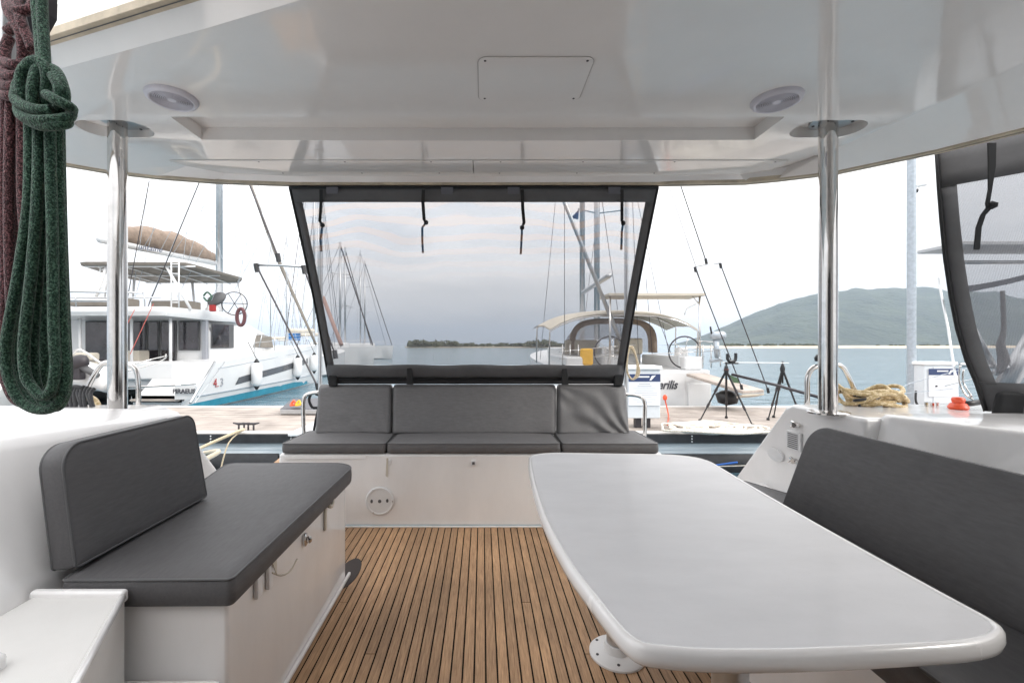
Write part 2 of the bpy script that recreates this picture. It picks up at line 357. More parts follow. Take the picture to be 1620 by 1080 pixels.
forest = mat('forest_slope', (.022,.040,.024), .95, bump=[(.08,1,6),(.02,.8,20)], var=(.012,.35,(1,1,1),(.052,.068,.034)))
mb = MB(); prof = [(1080,546),(1110,536),(1145,520),(1200,494),(1260,472),(1300,463),(1340,460),(1400,459),(1450,461),(1520,463),(1560,469),(1620,478),(1750,500),(1900,525),(2050,546)]
def hz(px):
    for i in range(len(prof)-1):
        if prof[i][0] <= px <= prof[i+1][0]:
            k = (px-prof[i][0])/(prof[i+1][0]-prof[i][0]); return prof[i][1]*(1-k)+prof[i+1][1]*k
    return 546
from mathutils import noise as NS
DH = 1700; nx, ny = 150, 34; vs = []
for j in range(ny):
    v = j/(ny-1)
    for i in range(nx):
        px = 1060+(2060-1060)*i/(nx-1); x = (px-CX)*DH/F; hgt = (546-hz(px))*DH/F
        y = DH-560+760*v
        k = math.sin(min(1, v/.74)*math.pi/2)**1.25 if v < .74 else math.cos((v-.74)/.26*math.pi/2)**.6
        z = hgt*k*(1+.13*(NS.noise(Vector((x*.012, y*.008, 3))))*(1 if v < .7 else .1)+.10*NS.noise(Vector((x*.004, y*.006, 0)))*(1 if v < .7 else .15)) + 3*NS.noise(Vector((x*.03, y*.03, 2)))*k
        xx = (px-CX)*(y if v < .74 else DH)/F*.5+x*.5
        vs.append((xx, y, max(WATER-1, z-1)))
mb.add(vs, [(j*nx+i, j*nx+i+1, (j+1)*nx+i+1, (j+1)*nx+i) for j in range(ny-1) for i in range(nx-1)])
mb.build('hill', forest, smooth=True, kind='structure')
sand = mat('sand', (.50,.42,.32), .9, var=(.05,.3))
scrubm = mat('scrub_leaves', (.075,.085,.045), .9, var=(.3,.4))
def strand(name, px0, px1, d0, d1, top, m):
    mb = MB(); n = 60; a = []; c = []; e = []; g = []
    for i in range(n+1):
        k = i/n; px = px0+(px1-px0)*k; w = math.sin(math.pi*k)**.25
        dn = d0+8*NS.noise(Vector((k*20, 1, 0))); x = (px-CX)/F
        a.append((x*dn, dn, WATER-.1)); c.append((x*(dn+12), dn+14, WATER+.05+(top*.6)*w)); e.append((x*d1, d1, WATER+top*w)); g.append((x*(d1+60), d1+60, WATER-.3))
    mb.add(a+c+e+g, [(r*(n+1)+i, r*(n+1)+i+1, (r+1)*(n+1)+i+1, (r+1)*(n+1)+i) for r in range(3) for i in range(n)])
    return mb.build(name, m, smooth=True, kind='structure')
strand('sand_spit', 1085, 1900, 285, 420, 1.3, sand)
strand('low_shore', 640, 905, 300, 420, 1.2, mat('dry_shore', (.25,.22,.16), .9, var=(.06,.35)))
strand('left_shore', -260, 480, 95, 150, 1.6, mat('grass_shore', (.18,.17,.10), .9, var=(.2,.35)))
leafm = mat('tree_leaves', (.055,.085,.028), .7, var=(.6,.5,(1,1,1),(.13,.16,.05)))
barkm = mat('tree_bark', (.12,.09,.07), .9, var=(3,.3))
def leaf_cloud(mb, c, rx, ry, rz, n, s, seed=0):
    rn = random.Random(seed); lobes = [(Vector((rn.uniform(-.6,.6)*rx, rn.uniform(-.6,.6)*ry, rn.uniform(-.35,.6)*rz)), rn.uniform(.35,.6)) for _ in range(9)]
    for _ in range(n):
        l, k = rn.choice(lobes); d = Vector((rn.gauss(0,1), rn.gauss(0,1), rn.gauss(0,1))).normalized()*rn.uniform(.6,1.05)
        p = Vector(c)+l+Vector((d.x*rx*k, d.y*ry*k, d.z*rz*k)); u = Vector((rn.gauss(0,1), rn.gauss(0,1), rn.gauss(0,1))).normalized(); w = u.orthogonal().normalized(); s_ = s*rn.uniform(.6,1.4)
        mb.add([p-u*s_-w*s_*.5, p+u*s_-w*s_*.5, p+u*s_*.7+w*s_*.6, p-u*s_*.7+w*s_*.6], [(0,1,2,3)])
# scrub on the low shore and the spit
mb = MB()
for px0, px1, d, hh, n in ((655,905,330,1.8,110),(652,704,322,4.2,26),(712,720,322,3.4,4),(838,872,322,4.2,20),(1150,1290,400,1.6,60),(1380,1640,400,1.1,30)):
    for i in range(n):
        px = random.uniform(px0, px1); dd = d+random.uniform(-15,15); x = (px-CX)*dd/F; h_ = hh*random.uniform(.5,1.1)
        leaf_cloud(mb, (x, dd, WATER+1.1+h_*.35), h_*1.6, h_*1.2, h_*.75, 46, .8, i)
o = mb.build('shore_scrub', scrubm, kind='stuff'); o['label'] = 'dark low scrub along the far shore'; o['category'] = 'scrub'
def tree(x, y, h, rx, label, seed):
    t = thing('tree', label, 'tree', (x, y, WATER+1.4), 'trees on the left shore behind the catamaran')
    m1 = MB(); base = Vector((x, y, WATER+1.2)); m1.tube([base, base+Vector((.2,0,h*.3)), base+Vector((.1,.1,h*.6))], [.28,.22,.12], 7)
    for k in range(5):
        a = k*1.3+seed; m1.tube([base+Vector((.1,0,h*.3)), base+Vector((math.cos(a)*rx*.3, math.sin(a)*rx*.3, h*.5)), base+Vector((math.cos(a)*rx*.6, math.sin(a)*rx*.6, h*.7))], [.14,.09,.04], 5)
    m1.build('trunk', barkm, t)
    m2 = MB(); leaf_cloud(m2, (x, y, WATER+1.2+h*.58), rx, rx, h*.5, 2300, .26, seed); m2.build('crown', leafm, t)
for i, (px, d, h, rx) in enumerate(((40,110,9,4.5),(82,112,8.2,4.6),(112,104,7.6,3.8),(140,112,9.0,4.4),(166,106,8.4,3.8),(206,114,8,4.2),(236,112,7.4,3.6))):
    tree((px-CX)*d/F, d, h, rx, ['leafy green tree farthest left on the shore, behind the green rope', 'green tree behind the hanging rope hank', 'low round green tree just left of the steel roof post', 'broad green tree above the dinghy outboard', 'green tree directly behind the left steel roof post', 'green tree just right of the left post behind the catamaran saloon', 'rightmost green tree behind the catamaran cockpit glass'][i], i+3)

# ------------------------------------------------------------------ pontoon dock
DY0, DY1 = 7.5, 10.75
MB().box((-16,DY0+.05,DOCK-.14), (18,DY1-.05,DOCK-.035)).build('dock', mat('dock_frame', (.12,.12,.12), .7), kind='structure')
dock = bpy.data.objects['dock']
mb = MB(); nb = 22; wdt = (DY1-DY0-.30)/nb
for i in range(nb):
    y0 = DY0+.15+i*wdt
    x = -16
    while x < 18:
        l = random.choice((3.0,3.6,4.2)); mb.box((x+.003,y0+.004,DOCK-.034),(min(18,x+l)-.003,y0+wdt-.004,DOCK+random.uniform(-.002,.002))); x += l
mb.build('deck_board', dockwood, dock, kind='stuff')
mb = MB()
for y0, y1 in ((DY0-.02,DY0+.15),(DY1-.15,DY1+.02)): mb.box((-16,y0,DOCK-.05),(18,y1,DOCK+.006))
mb.build('edge_strip', mat('dock_edge_white', (.66,.64,.61), .6, var=(2,.1)), dock, bevel=.008)
MB().box((-16,DY0-.075,DOCK-.16),(18,DY0-.022,DOCK-.012)).build('fender_strip', rubber, dock, bevel=.01)
mb = MB(); mb.box((-16,DY0+.0,DOCK-.37),(18,DY0+.06,DOCK-.16))
for z in (-.20,-.26,-.32): mb.box((-16,DY0-.012,DOCK+z-.018),(18,DY0+.0,DOCK+z+.004))
mb.build('side_beam', dockal, dock)
for i, x in enumerate((-8.1,-4.43,-3.12,2.05,3.42,4.8,6.2)):
    mb = MB()
    for dz in (-.04,-.085,-.13): mb.lathe([(.0,0),(.012,0),(.012,.006),(0,.006)], Matrix.Translation((x,DY0-.076,DOCK+dz)) @ Matrix.Rotation(R(90),4,'X'), 8)
    mb.build('bolt', hatchw, dock)
mb = MB()
for x0, x1, r, z in ((-16,-3.35,.26,-.56),(-3.1,18,.25,-.60)):
    mb.tube([(x0,DY0+.25,WATER+.12),(x1,DY0+.25,WATER+.12)], r*1.25, 20)
mb.build('float', rubber, dock, smooth='auto')
pb = MB(); pb.tube([(-4.55,DY0-.55,WATER+.03),(-4.55,DY0+.1,WATER+.03)], .13, 16); tag(pb.build('mooring_pipe', blackp, smooth='auto'), 'black open pipe end lying in the water under the pontoon', 'pipe')
# cleat with mooring rope on the dock
def cleat(px, py, label):
    p = PZ(px, py, DOCK+.008); t = thing('dock_cleat', label, 'cleat', p, 'horn cleats on the pontoon')
    mb = MB(); mb.tube([p+Vector((-.14,0,.12)), p+Vector((-.06,0,.105)), p+Vector((.06,0,.105)), p+Vector((.14,0,.12))], [.012,.02,.02,.012], 8)
    mb.build('horn', rust, t, smooth=True); mb = MB()
    for s in (-.045,.045): mb.tube([p+Vector((s,0,0)), p+Vector((s,0,.10))], .016, 8)
    mb.build('foot', rust, t, smooth=True)
cleat(382, 680, 'dark cleat on the pontoon edge holding the cream mooring line'); cleat(397, 680, 'second dark cleat on the pontoon edge, right of the cream mooring line')
cp = PZ(386, 679, DOCK+.05)
tag(MB().tube([cp, cp+Vector((-.05,-.25,-.02)), cp+Vector((-.35,-.9,-.2)), P(345,713,5.4), P(318,730,4.3)], .026, 8, 6).build('mooring_line', rope_c, smooth=True), 'thick cream mooring line running from pontoon cleat to our boat', 'rope')
tag(MB().tube([cp, cp+Vector((-.06,-.35,-.15)), cp+Vector((-.12,-.5,-.62))], .012, 6, 4).build('rope_tail', rope_c, smooth=True), 'thin cream rope tail hanging down the pontoon side', 'rope')
# white coil on dock
mb = MB(); c0 = PZ(1128, 679, DOCK+.03); pts = []
for i in range(150):
    a = i*.42; r = .12+.0038*i; pts.append(c0+Vector((math.cos(a)*r*1.35+.07*math.sin(i*1.7)+.05*math.sin(i*.31), math.sin(a)*r*.8+.05*math.cos(i*2.1), .035*abs(math.sin(i*.9))+.012)))
mb.tube(pts, .019, 6, 3); tag(mb.build('rope_coil', rope_w, smooth=True), 'flat coil of thick white rope on the pontoon under the tripod', 'rope')

# ------------------------------------------------------------------ text
def text(s, size, M, m, parent, name='lettering', shear=0, off=0, ext=.004, sx=1):
    c = bpy.data.curves.new(name, 'FONT'); c.body = s; c.size = size; c.shear = shear; c.offset = off; c.extrude = ext; c.align_x = 'CENTER'; c.align_y = 'CENTER'; c.resolution_u = 4
    o = bpy.data.objects.new(name, c); COL.objects.link(o); bpy.context.view_layer.update()
    me = bpy.data.meshes.new_from_object(o.evaluated_get(bpy.context.evaluated_depsgraph_get())); bpy.data.objects.remove(o)
    off_ = Vector(parent.get('_o', (0,0,0)))
    me.transform(Matrix.Translation(-off_) @ M @ Matrix.Diagonal((sx,1,1,1))); me.materials.clear(); me.materials.append(m)
    o = bpy.data.objects.new(name, me); COL.objects.link(o); o.parent = parent; o['_o'] = tuple(off_); return o
FACE = Matrix.Rotation(R(90),4,'X')                       # reads from -Y

# ------------------------------------------------------------------ service pedestals
def pedestal(px, d, w, dp, z0, z1, label, side=False):
    x = (px-CX)*d/F; t = thing('power_pedestal', label, 'pedestal', (x, d, DOCK), 'white service pedestals on the pontoon')
    MB().box((x-w/2,d,z0),(x+w/2,d+dp,z1-.07)).build('cabinet', palebox, t, bevel=.012)
    MB().box((x-w/2-.03,d-.03,z1-.07),(x+w/2+.03,d+dp+.03,z1)).build('lid', hatchw, t, bevel=.02)
    mb = MB()
    for s in (-.12,.16): mb.box((x+s*w-.05,d+.08,DOCK),(x+s*w+.05,d+.2,z0))
    mb.build('leg', rust, t); dx = .09*w if side else 0
    if side: MB().box((x-w*.22,d-.012,z0+.1),(x+w*.42,d-.001,z1-.1)).build('door', palebox, t, bevel=.004); MB().lathe([(0,0),(.018,0),(.018,.02),(0,.02)], Matrix.Translation((x-w*.15,d-.013,(z0+z1)/2-.02)) @ Matrix.Rotation(R(90),4,'X'), 10).build('lock', blackp, t)
    nw = .21*w/.55+.06; zt = z1-.14
    n = MB().box((x+dx-nw,d-.018,zt-.60*(z1-z0)/1.0),(x+dx+nw,d-.013,zt)).build('notice', paper, t)
    MB().box((x+dx-nw,d-.022,zt-.13),(x+dx+nw,d-.0185,zt)).build('banner', navy, n)
    mb = MB(); mb.prism([(x+dx+nw*.3,d-.0235,zt-.11),(x+dx+nw*.42,d-.0235,zt-.11),(x+dx+nw*.72,d-.0235,zt-.02),(x+dx+nw*.45,d-.0235,zt-.03)],(0,.001,0)); mb.box((x+dx-nw*.45,d-.0235,zt-.06),(x+dx+nw*.3,d-.0225,zt-.035))
    mb.build('logo', hatchw, n); mb = MB(); rn = random.Random(int(px))
    for k in range(9):
        zz = zt-.17-k*.038; ww = nw*rn.uniform(.35,.8)
        mb.box((x+dx-ww,d-.0192,zz-(.008 if k < 2 else .004)),(x+dx+ww,d-.0182,zz))
    mb.build('print', inkl, n)
    return t
pedestal(1019, 7.85, .56, .34, -.02, .885, 'white power pedestal with posted notice standing right of the aft bench')
p2 = pedestal(1487, 9.3, .64, .26, -.05, .90, 'wide white power cabinet with notice beside the tall galvanised pole', True)
MB().tube([P(1449,618,9.25), P(1449,635,9.22), P(1456,645,9.2), P(1462,660,9.2)], .022, 6, 4).build('cable', blackp, p2, smooth=True)
pp = P(1442,690,9.6); t = thing('lamp_pole', 'tall galvanised steel pole with a security camera on the pontoon', 'pole', (pp.x, 9.6, DOCK))
MB().tube([(pp.x,9.6,DOCK),(pp.x,9.6,6.2)], .078, 14).build('pole', galv, t, smooth='auto')
c = P(1447,300,9.6); mb = MB(); mb.tube([c+Vector((-.05,0,-.02)), c+Vector((.04,-.02,.02))], .035, 10); mb.tube([c+Vector((.02,0,.07)), c+Vector((.17,-.08,.09))], .035, 10); mb.build('security_camera', hatchw, t, smooth='auto')
mb = MB(); mb.lathe([(0,-.05),(.04,-.03),(.05,0),(.05,.03),(0,.03)], Matrix.Translation(c+Vector((-.0,-.02,-.04))), 12); mb.build('camera_dome', blackp, t, smooth=True)

# ------------------------------------------------------------------ tripods
def tripod(apex, feet, label, bar=None):
    t = thing('tripod', label, 'tripod', (apex.x, apex.y, DOCK), 'black tripods on the pontoon')
    MB().lathe([(0,-.09),(.035,-.08),(.045,-.02),(.03,.03),(.028,.05),(0,.05)], Matrix.Translation(apex), 10).build('hub', blackp, t, smooth='auto')
    MB().tube([apex+Vector((0,0,-.3)), apex+Vector((0,0,.12))], .016, 8).build('centre_column', blackp, t, smooth=True)
    for f in feet:
        a = apex+Vector((0,0,-.03)); m1 = a.lerp(f,.38); m2 = a.lerp(f,.7)
        l = MB().tube([a,m1], .020, 8).tube([m1,m2], .016, 8).tube([m2,f], .012, 8).build('leg', blackp, t, smooth='auto')
        MB().tube([m1.lerp(a,.06), m1.lerp(f,.06)], .026, 8).tube([m2.lerp(a,.08), m2.lerp(f,.08)], .022, 8).build('clamp', rust, l, smooth='auto')
        MB().lathe([(0,0),(.03,.0),(.026,.035),(0,.05)], Matrix.Translation(f), 8).build('rubber_foot', blackp, l, smooth=True)
    return t
a1 = P(1149,583,8.35)
t1 = tripod(a1, [PZ(1107,666,DOCK+.005), PZ(1149,661,DOCK+.005), PZ(1191,674,DOCK+.005)], 'black tripod with orange collar standing by the white rope coil')
MB().lathe([(.03,-.012),(.042,-.01),(.042,.01),(.03,.012)], Matrix.Translation(a1+Vector((0,0,-.02))), 12).build('collar', orange, t1, smooth='auto')
hp = P(1157,567,8.35); mb = MB()
mb.tube([hp+Vector((-.07,0,.09)), hp+Vector((-.07,0,-.0)), hp+Vector((-.03,0,-.05)), hp+Vector((.05,0,-.05)), hp+Vector((.08,0,0)), hp+Vector((.08,0,.10))], .028, 8, 3); mb.box(hp+Vector((-.11,-.02,-.10)), hp+Vector((.12,.02,-.075)))
mb.build('cradle_head', blackp, t1)
a2 = P(1238,581,8.6)
tripod(a2, [PZ(1215,664,DOCK+.005), a2+Vector((.12,.45,0))-Vector((0,0,a2.z-DOCK-.005)), PZ(1270,668,DOCK+.005)], 'black tripod farther right, partly behind the white quarter of our boat')
tag(MB().tube([P(1143,573,8.35), P(1248,574,8.6)], .008, 6).build('cross_bar', hatchw), 'thin white bar lying level across both tripod heads', 'bar')
tag(MB().tube([P(1158,592,8.3), P(1228,609,7.6), P(1302,630,6.7)], .024, 8).build('pole', rust, smooth=True), 'long dark pole leaning from the first tripod down to the right', 'pole')
mb = MB(); g = P(1240,700,8); 
# ------------------------------------------------------------------ monohull on the right
def hull_mesh(xc, y0, L_, hb, sheer0, sheer1, rake=.4, fine=1.0, n=16, low=WATER-.35, transom=.92):
    rings = []
    for i in range(n+1):
        k = i/n; y = y0+L_*k; bw = hb*(transom+(1-transom)*math.sin(min(1,k/.4)*math.pi/2))*(1-max(0,(k-.4)/.6)**2.2)**fine if k > .4 else hb*(transom+(1-transom)*math.sin(k/.4*math.pi/2))
        bw = max(bw, .02); zs = sheer0+(sheer1-sheer0)*k**1.3; r = []
        for sx, f in ((-1,1),(-1,.985),(-1,.93),(-1,.72),(-1,.3),(1,.3),(1,.72),(1,.93),(1,.985),(1,1)):
            zz = {1:zs, .985:zs-(zs-WATER)*.45, .93:WATER+.15, .72:WATER-.1, .3:low}[f]
            r.append((xc+sx*bw*f, y+(-rake*(WATER-zz)/(zs-WATER+1e-6)*0), zz))
        rings.append(r)
    return rings
XM = 3.78; D0 = 11.2
sb = thing('sailboat', 'white sailing yacht with sprayhood and bimini moored stern to beyond the pontoon', 'sailboat', (XM, D0, WATER))
MB().loft(hull_mesh(XM, D0, 12.5, 1.98, .62, 1.05)).build('hull', gel_out, sb, smooth='auto', bevel=.03)
MB().box((XM-1.35,D0-.035,-.52),(XM+1.20,D0-.003,.58)).build('transom_door', gel_out, sb, bevel=.02)
MB().box((XM-.1,D0-.10,-.62),(XM+1.18,D0-.02,-.54)).build('rubbing_strake', mat('teak_strip', (.22,.18,.12), .7), sb, bevel=.01)
MB().box((XM-1.8,D0-.55,-.86),(XM+1.75,D0+.0,-.70)).build('bathing_platform', gel_out, sb, bevel=.03)
text('erilis', .30, Matrix.Translation(P(1057,609,D0-.05)+Vector((-.02,0,0))) @ FACE, ink, sb, 'boat_name', shear=.35, off=.006, sx=.82)
MB().box((XM+1.28,D0-.02,-.35),(XM+1.85,D0+.012,.30)).build('locker_door', hatchw, sb, bevel=.02)
# cockpit
mb = MB(); mb.box((XM-1.7,D0+.1,.62),(XM-1.25,D0+3.2,.95)); mb.box((XM+1.25,D0+.1,.62),(XM+1.7,D0+3.2,.95)); mb.box((XM-1.25,D0+3.2,.6),(XM+1.25,D0+6.5,1.15))
mb.build('cockpit_coaming', gel_out, sb, bevel=.05)
MB().box((XM-.4,D0+1.4,.5),(XM+.25,D0+3.0,.98)).build('cockpit_table', gel_out, sb, bevel=.05)
mb = MB(); mb.box((XM+.35,D0+2.9,.95),(XM+1.2,D0+3.1,1.45)); mb.box((XM-1.2,D0+2.9,.95),(XM-.2,D0+3.1,1.4)); mb.build('cockpit_cushion', beigec, sb, bevel=.05)
def wheel(cx_, cy_, cz_, r, parent):
    M = Matrix.Translation((cx_,cy_,cz_)) @ Matrix.Rotation(R(90),4,'X') 
    w = MB().tube([M @ Vector((math.cos(a)*r, math.sin(a)*r, 0)) for a in [2*math.pi*k/32 for k in range(32)]], .018, 8, closed=True).build('wheel_rim', rust, parent, smooth=True)
    mb = MB()
    for k in range(6): a = 2*math.pi*k/6+.3; mb.tube([M @ Vector((0,0,0)), M @ Vector((math.cos(a)*r, math.sin(a)*r, 0))], .008, 6)
    mb.build('wheel_spoke', steel, w, smooth=True)
    MB().box((cx_-.13,cy_+.05,.45),(cx_+.13,cy_+.35,cz_+.12)).build('helm_pedestal', gel_out, parent, bevel=.05)
wheel(P(1083,0,11.55).x, 11.55, P(0,557,11.55).z, .40, sb); wheel(P(965,0,11.55).x, 11.55, P(0,557,11.55).z, .40, sb)
# arch
zt = P(0,466,11.5).z; xl = P(965,0,11.5).x; xr = P(1107,0,11.5).x
mb = MB(); mb.tube([(xl,11.5,.6),(xl,11.5,zt)], .028, 8); mb.tube([(xr,11.5,.6),(xr,11.5,zt)], .028, 8); mb.tube([(xr,11.5,.9),(xr+.45,12.2,.95)], .02, 8)
mb.tube([(xr,11.5,zt-.25),(xr-.2,11.5,zt-.03)], .016, 6); mb.tube([P(1083,498,11.5), P(1087,488,11.5), P(1105,479,11.5)], .014, 6, 3)
mb.build('arch_post', steel, sb, smooth=True)
MB().box((xl-.06,11.4,zt-.04),(xr+.1,12.3,zt+.03)).build('solar_arch', beigec, sb, bevel=.01)
# bimini: arched canvas
rings = []
for y, zo in ((11.9,-.06),(12.6,.06),(13.6,.1),(14.5,.02)):
    r = []
    for k in range(15):
        a = (k/14-.5)*2; r.append((XM+.0+a*2.02*(y/12.4)**.5, y+.25*abs(a), P(0,495,12.4).z+zo-.42*abs(a)**3.2))
    rings.append(r)
mb = MB(); mb.loft(rings, False, False); mb.loft([[Vector(p)+Vector((0,0,.03)) for p in r] for r in rings], False, False)
mb.loft([rings[0], [Vector(p)+Vector((0,0,.03)) for p in rings[0]]], False, False); mb.build('bimini', beigec, sb, smooth='auto')
mb = MB()
for r in (rings[0], rings[2]):
    pts = [Vector(p)-Vector((0,0,.03)) for p in r]; pts = [Vector((pts[0].x,pts[0].y+.1,.7))]+pts+[Vector((pts[-1].x,pts[-1].y+.1,.7))]
    mb.tube(pts, .02, 8)
mb.build('bimini_frame', steel, sb, smooth=True)
# sprayhood
rings = []; zc = P(0,508,14.3).z
for y, sc in ((14.2,1.0),(14.7,1.0),(15.6,.8),(16.4,.45)):
    r = []
    for k in range(21):
        a = math.pi*k/20; cx_ = math.cos(a); sx_ = math.sin(a)
        r.append((XM+.3-1.28*math.copysign(abs(cx_)**.55, cx_)*(.8+.2*sc), y, 1.0+(zc-1.0)*sc*abs(sx_)**.5))
    rings.append(r)
mb = MB(); mb.loft(rings[:2], False, False); mb.loft([[Vector(p)+Vector((0,0,.02)) for p in r] for r in rings[:2]], False, False); mb.build('sprayhood', taupe, sb, smooth='auto')
MB().tube([Vector(p)+Vector((0,-.03,0)) for p in rings[0]], .09, 8).build('sprayhood_hem', taupe, sb, smooth=True)
MB().loft(rings[1:], False, False).build('sprayhood_window', side_mesh, sb, smooth=True)
# mast, rig
MB().tube([(XM+.02,17.3,.9),(XM+.02,17.3,18)], .10, 10).build('mast', alu, sb, smooth=True)
MB().tube([(XM-.02,16.9,3.2),(XM-.3,12.5,3.15)], .08, 10).build('boom', alu, sb, smooth=True)
MB().tube([P(985,548,11.6), P(893,320,11.6), P(878,285,11.6)], .052, 8).build('spar', alu, sb, smooth=True)
mb = MB(); mb.tube([P(893,545,12), P(893,290,12)], .008, 5)
for a, c_ in (((1060,300),(1112,455)),((1010,560),(1000,300)),((1062,560),(1040,500)),((1022,440),(1032,560))): mb.tube([P(a[0],a[1],13), P(c_[0],c_[1],13)], .008, 5)
mb.tube([(XM+2,14,.8),(XM,17.3,17)], .008, 5); mb.tube([(XM-2,14,.8),(XM,17.3,17)], .008, 5)
mb.build('rigging', rust, sb)
mb = MB()
for px in (890,902,915,1112,1125):
    mb.tube([P(px,582,11.5), P(px,545,11.5)], .014, 6)
mb.tube([P(884,556,11.5), P(1005,545,11.5)], .01, 6); mb.tube([P(884,568,11.5), P(1005,560,11.5)], .008, 6); mb.tube([P(1030,560,11.3), P(1130,555,11.3)], .010, 6); mb.tube([P(1105,540,11.3),P(1135,545,11.5),P(1140,580,11.5)], .014, 6, 3)
mb.build('guard_rail', steel, sb, smooth=True)
tag(MB().box(P(919,551,11.3)+Vector((0,0,-.42)), P(939,551,11.3)+Vector((0,.16,0))).build('life_sling', yellow, bevel=.05), 'yellow rescue bag hanging on the stern rail behind the screen', 'bag')
ob = thing('outboard_motor', 'grey outboard motor clamped on the sailing yacht stern rail', 'outboard', P(1136,560,11.2))
c = P(1136,531,11.2); mb = MB(); mb.loft([[c+Vector((math.cos(a)*.20*s_, math.sin(a)*.13*s_, z)) for a in [2*math.pi*k/14 for k in range(14)]] for s_, z in ((.55,-.10),(.9,-.07),(1,0),(.92,.07),(.6,.11))]); mb.build('cowling', galv, ob, smooth=True)
mb = MB(); mb.tube([c+Vector((-.05,0,-.1)), c+Vector((-.03,0,-.55))], [.075,.045], 10); mb.lathe([(0,-.02),(.12,0),(.12,.015),(0,.02)], Matrix.Translation(c+Vector((-.03,0,-.33))), 12); mb.tube([c+Vector((-.05,0,-.5)), c+Vector((.1,0,-.6)),c+Vector((-.2,0,-.62))], .04, 8); mb.build('leg', galv, ob, smooth=True)
MB().tube([c+Vector((-.15,0,0)), c+Vector((-.24,-.1,.22))], .02, 6).build('tiller', blackp, ob)
# gangway of the yacht and its bridle
gw = thing('passerelle', 'pale wooden gangway slung out from the white sailing yacht', 'gangway', P(1160,620,9.9))
A = P(1100,590,11.0); Bc = P(1192,617,9.6); side = Vector((.30,.12,0)); MB().prism([A-side*.9, Bc-side, Bc+side, A+side*.9], (0,0,-.07)).build('board', dockwood, gw, bevel=.015)
MB().prism([Bc-side+Vector((0,0,-.075)), Bc+side+Vector((0,0,-.075)), Bc+side*.8+Vector((0,.3,-.15)), Bc-side*.8+Vector((0,.3,-.15))], (0,0,-.04)).build('roller_end', beigec, gw)
fp = P(1160,612,10.2); mb = MB(); mb.lathe([(0,-.26),(.2,-.2),(.26,0),(.12,.08),(0,.1)], Matrix.Translation(fp+Vector((-.02,.2,-.18))) , 14); tag(mb.build('stern_fender', blackp, smooth=True), 'black round fender under the yacht gangway', 'fender')
fg = MB(); fg.prism([P(1152,592,10.2), P(1168,598,10.2), P(1172,614,10.2), P(1160,604,10.2)], (0,.01,0)); tag(fg.build('burgee', greenm), 'small dark green flag hanging by the yacht gangway', 'flag')
def bridle(name, top, tl, tr, bl, br, apex, ds, label, w=.011):
    t = thing(name, label, 'gangway bridle', P(*bl, ds[1]))
    MB().tube([P(*tl, ds[0]), P((tl[0]+tr[0])/2, (tl[1]+tr[1])/2-1, ds[0]), P(*tr, ds[0])], w*1.3, 6).build('spreader', alu, t, smooth=True)
    mb = MB(); mb.tube([P(*top, ds[0]), P(*apex, ds[0])], w, 6); mb.tube([P(*tl, ds[0]), P(*bl, ds[1])], w, 6); mb.tube([P(*tr, ds[0]), P(*br, ds[1])], w, 6); mb.build('line', rust, t)
    mb = MB()
    for q, dd in ((apex,ds[0]),((tl[0]+1,tl[1]+4),ds[0]),((tr[0]+1,tr[1]+4),ds[0]),(bl,ds[1]),(br,ds[1])):
        p = P(*q, dd); mb.tube([p+Vector((-.01,0,.05)), p+Vector((.01,0,-.06))], w*2.6, 7)
    mb.build('block', blackp, t, smooth='auto')
bridle('gangway_bridle', (1077,294), (1099,422), (1139,416), (1173,612), (1215,617), (1117,413), (9.6,9.6), 'thin dark line bridle holding the yacht gangway, right of the screen')
bridle('gangway_bridle', (395,292), (405,419), (480,422), (503,612), (530,560), (440,407), (6.2,6.0), 'dark rope bridle with spreader bar left of the aft screen', .013)

# ------------------------------------------------------------------ catamaran on the left
cm = thing('catamaran', 'large white catamaran with flybridge and taupe sail cover moored at the left', 'catamaran', (-12.3, 14, WATER))
def cat_hull(xc, name):
    rings = []
    for k, (y, hb, zs, zl) in enumerate(((13.5,.75,-.45,-.7),(14.2,.8,.0,-.9),(15.0,.82,.66,-1.1),(17.5,.86,.88,-1.2),(20,.86,1.02,-1.2),(23,.72,1.16,-1.2),(25,.45,1.22,-1.2),(26.6,.05,1.26,-.9))):
        rings.append([(xc-hb,y,zs),(xc-hb*1.0,y,-.35),(xc-hb*.85,y,WATER+.1),(xc-hb*.5,y,zl),(xc+hb*.5,y,zl),(xc+hb*.85,y,WATER+.1),(xc+hb,y,-.35),(xc+hb,y,zs)])
    return MB().loft(rings).build(name, gel_out, cm, smooth='auto', bevel=.03)
cat_hull(-9.65, 'hull'); cat_hull(-15.6, 'hull')
def sidex(y, f=1):   # outer face x of starboard hull
    pts = ((13.5,.75),(14.2,.8),(15,.82),(17.5,.86),(20,.86),(23,.72),(25,.45),(26.6,.05))
    for i in range(len(pts)-1):
        if pts[i][0] <= y <= pts[i+1][0]:
            k = (y-pts[i][0])/(pts[i+1][0]-pts[i][0]); return -9.65+(pts[i][1]*(1-k)+pts[i+1][1]*k)
    return -9.6
ys = [16.2+i*.8 for i in range(10)]
a = [(sidex(y)+.012, y, -.20+(y-16)*.065) for y in ys]; c2 = [(sidex(y)+.012, y+(.25 if i == 0 else 0), .05+(y-16)*.068) for i, y in enumerate(ys)]
MB().loft([a, c2], False, False).build('hull_window', darkstripe, cm)
ys = [13.7+i*.5 for i in range(26)]
MB().loft([[(sidex(y)-.07+.012, y, WATER+.32) for y in ys], [(sidex(y)-.10, y, WATER+.06) for y in ys]], False, False).build('boot_stripe', teal, cm)
MB().tube([(sidex(y)+.015,y,WATER+.50) for y in ys], .022, 6).build('rubbing_strake', galv, cm)
TX = Matrix(((0,0,1,0),(1,0,0,0),(0,1,0,0),(0,0,0,1)))
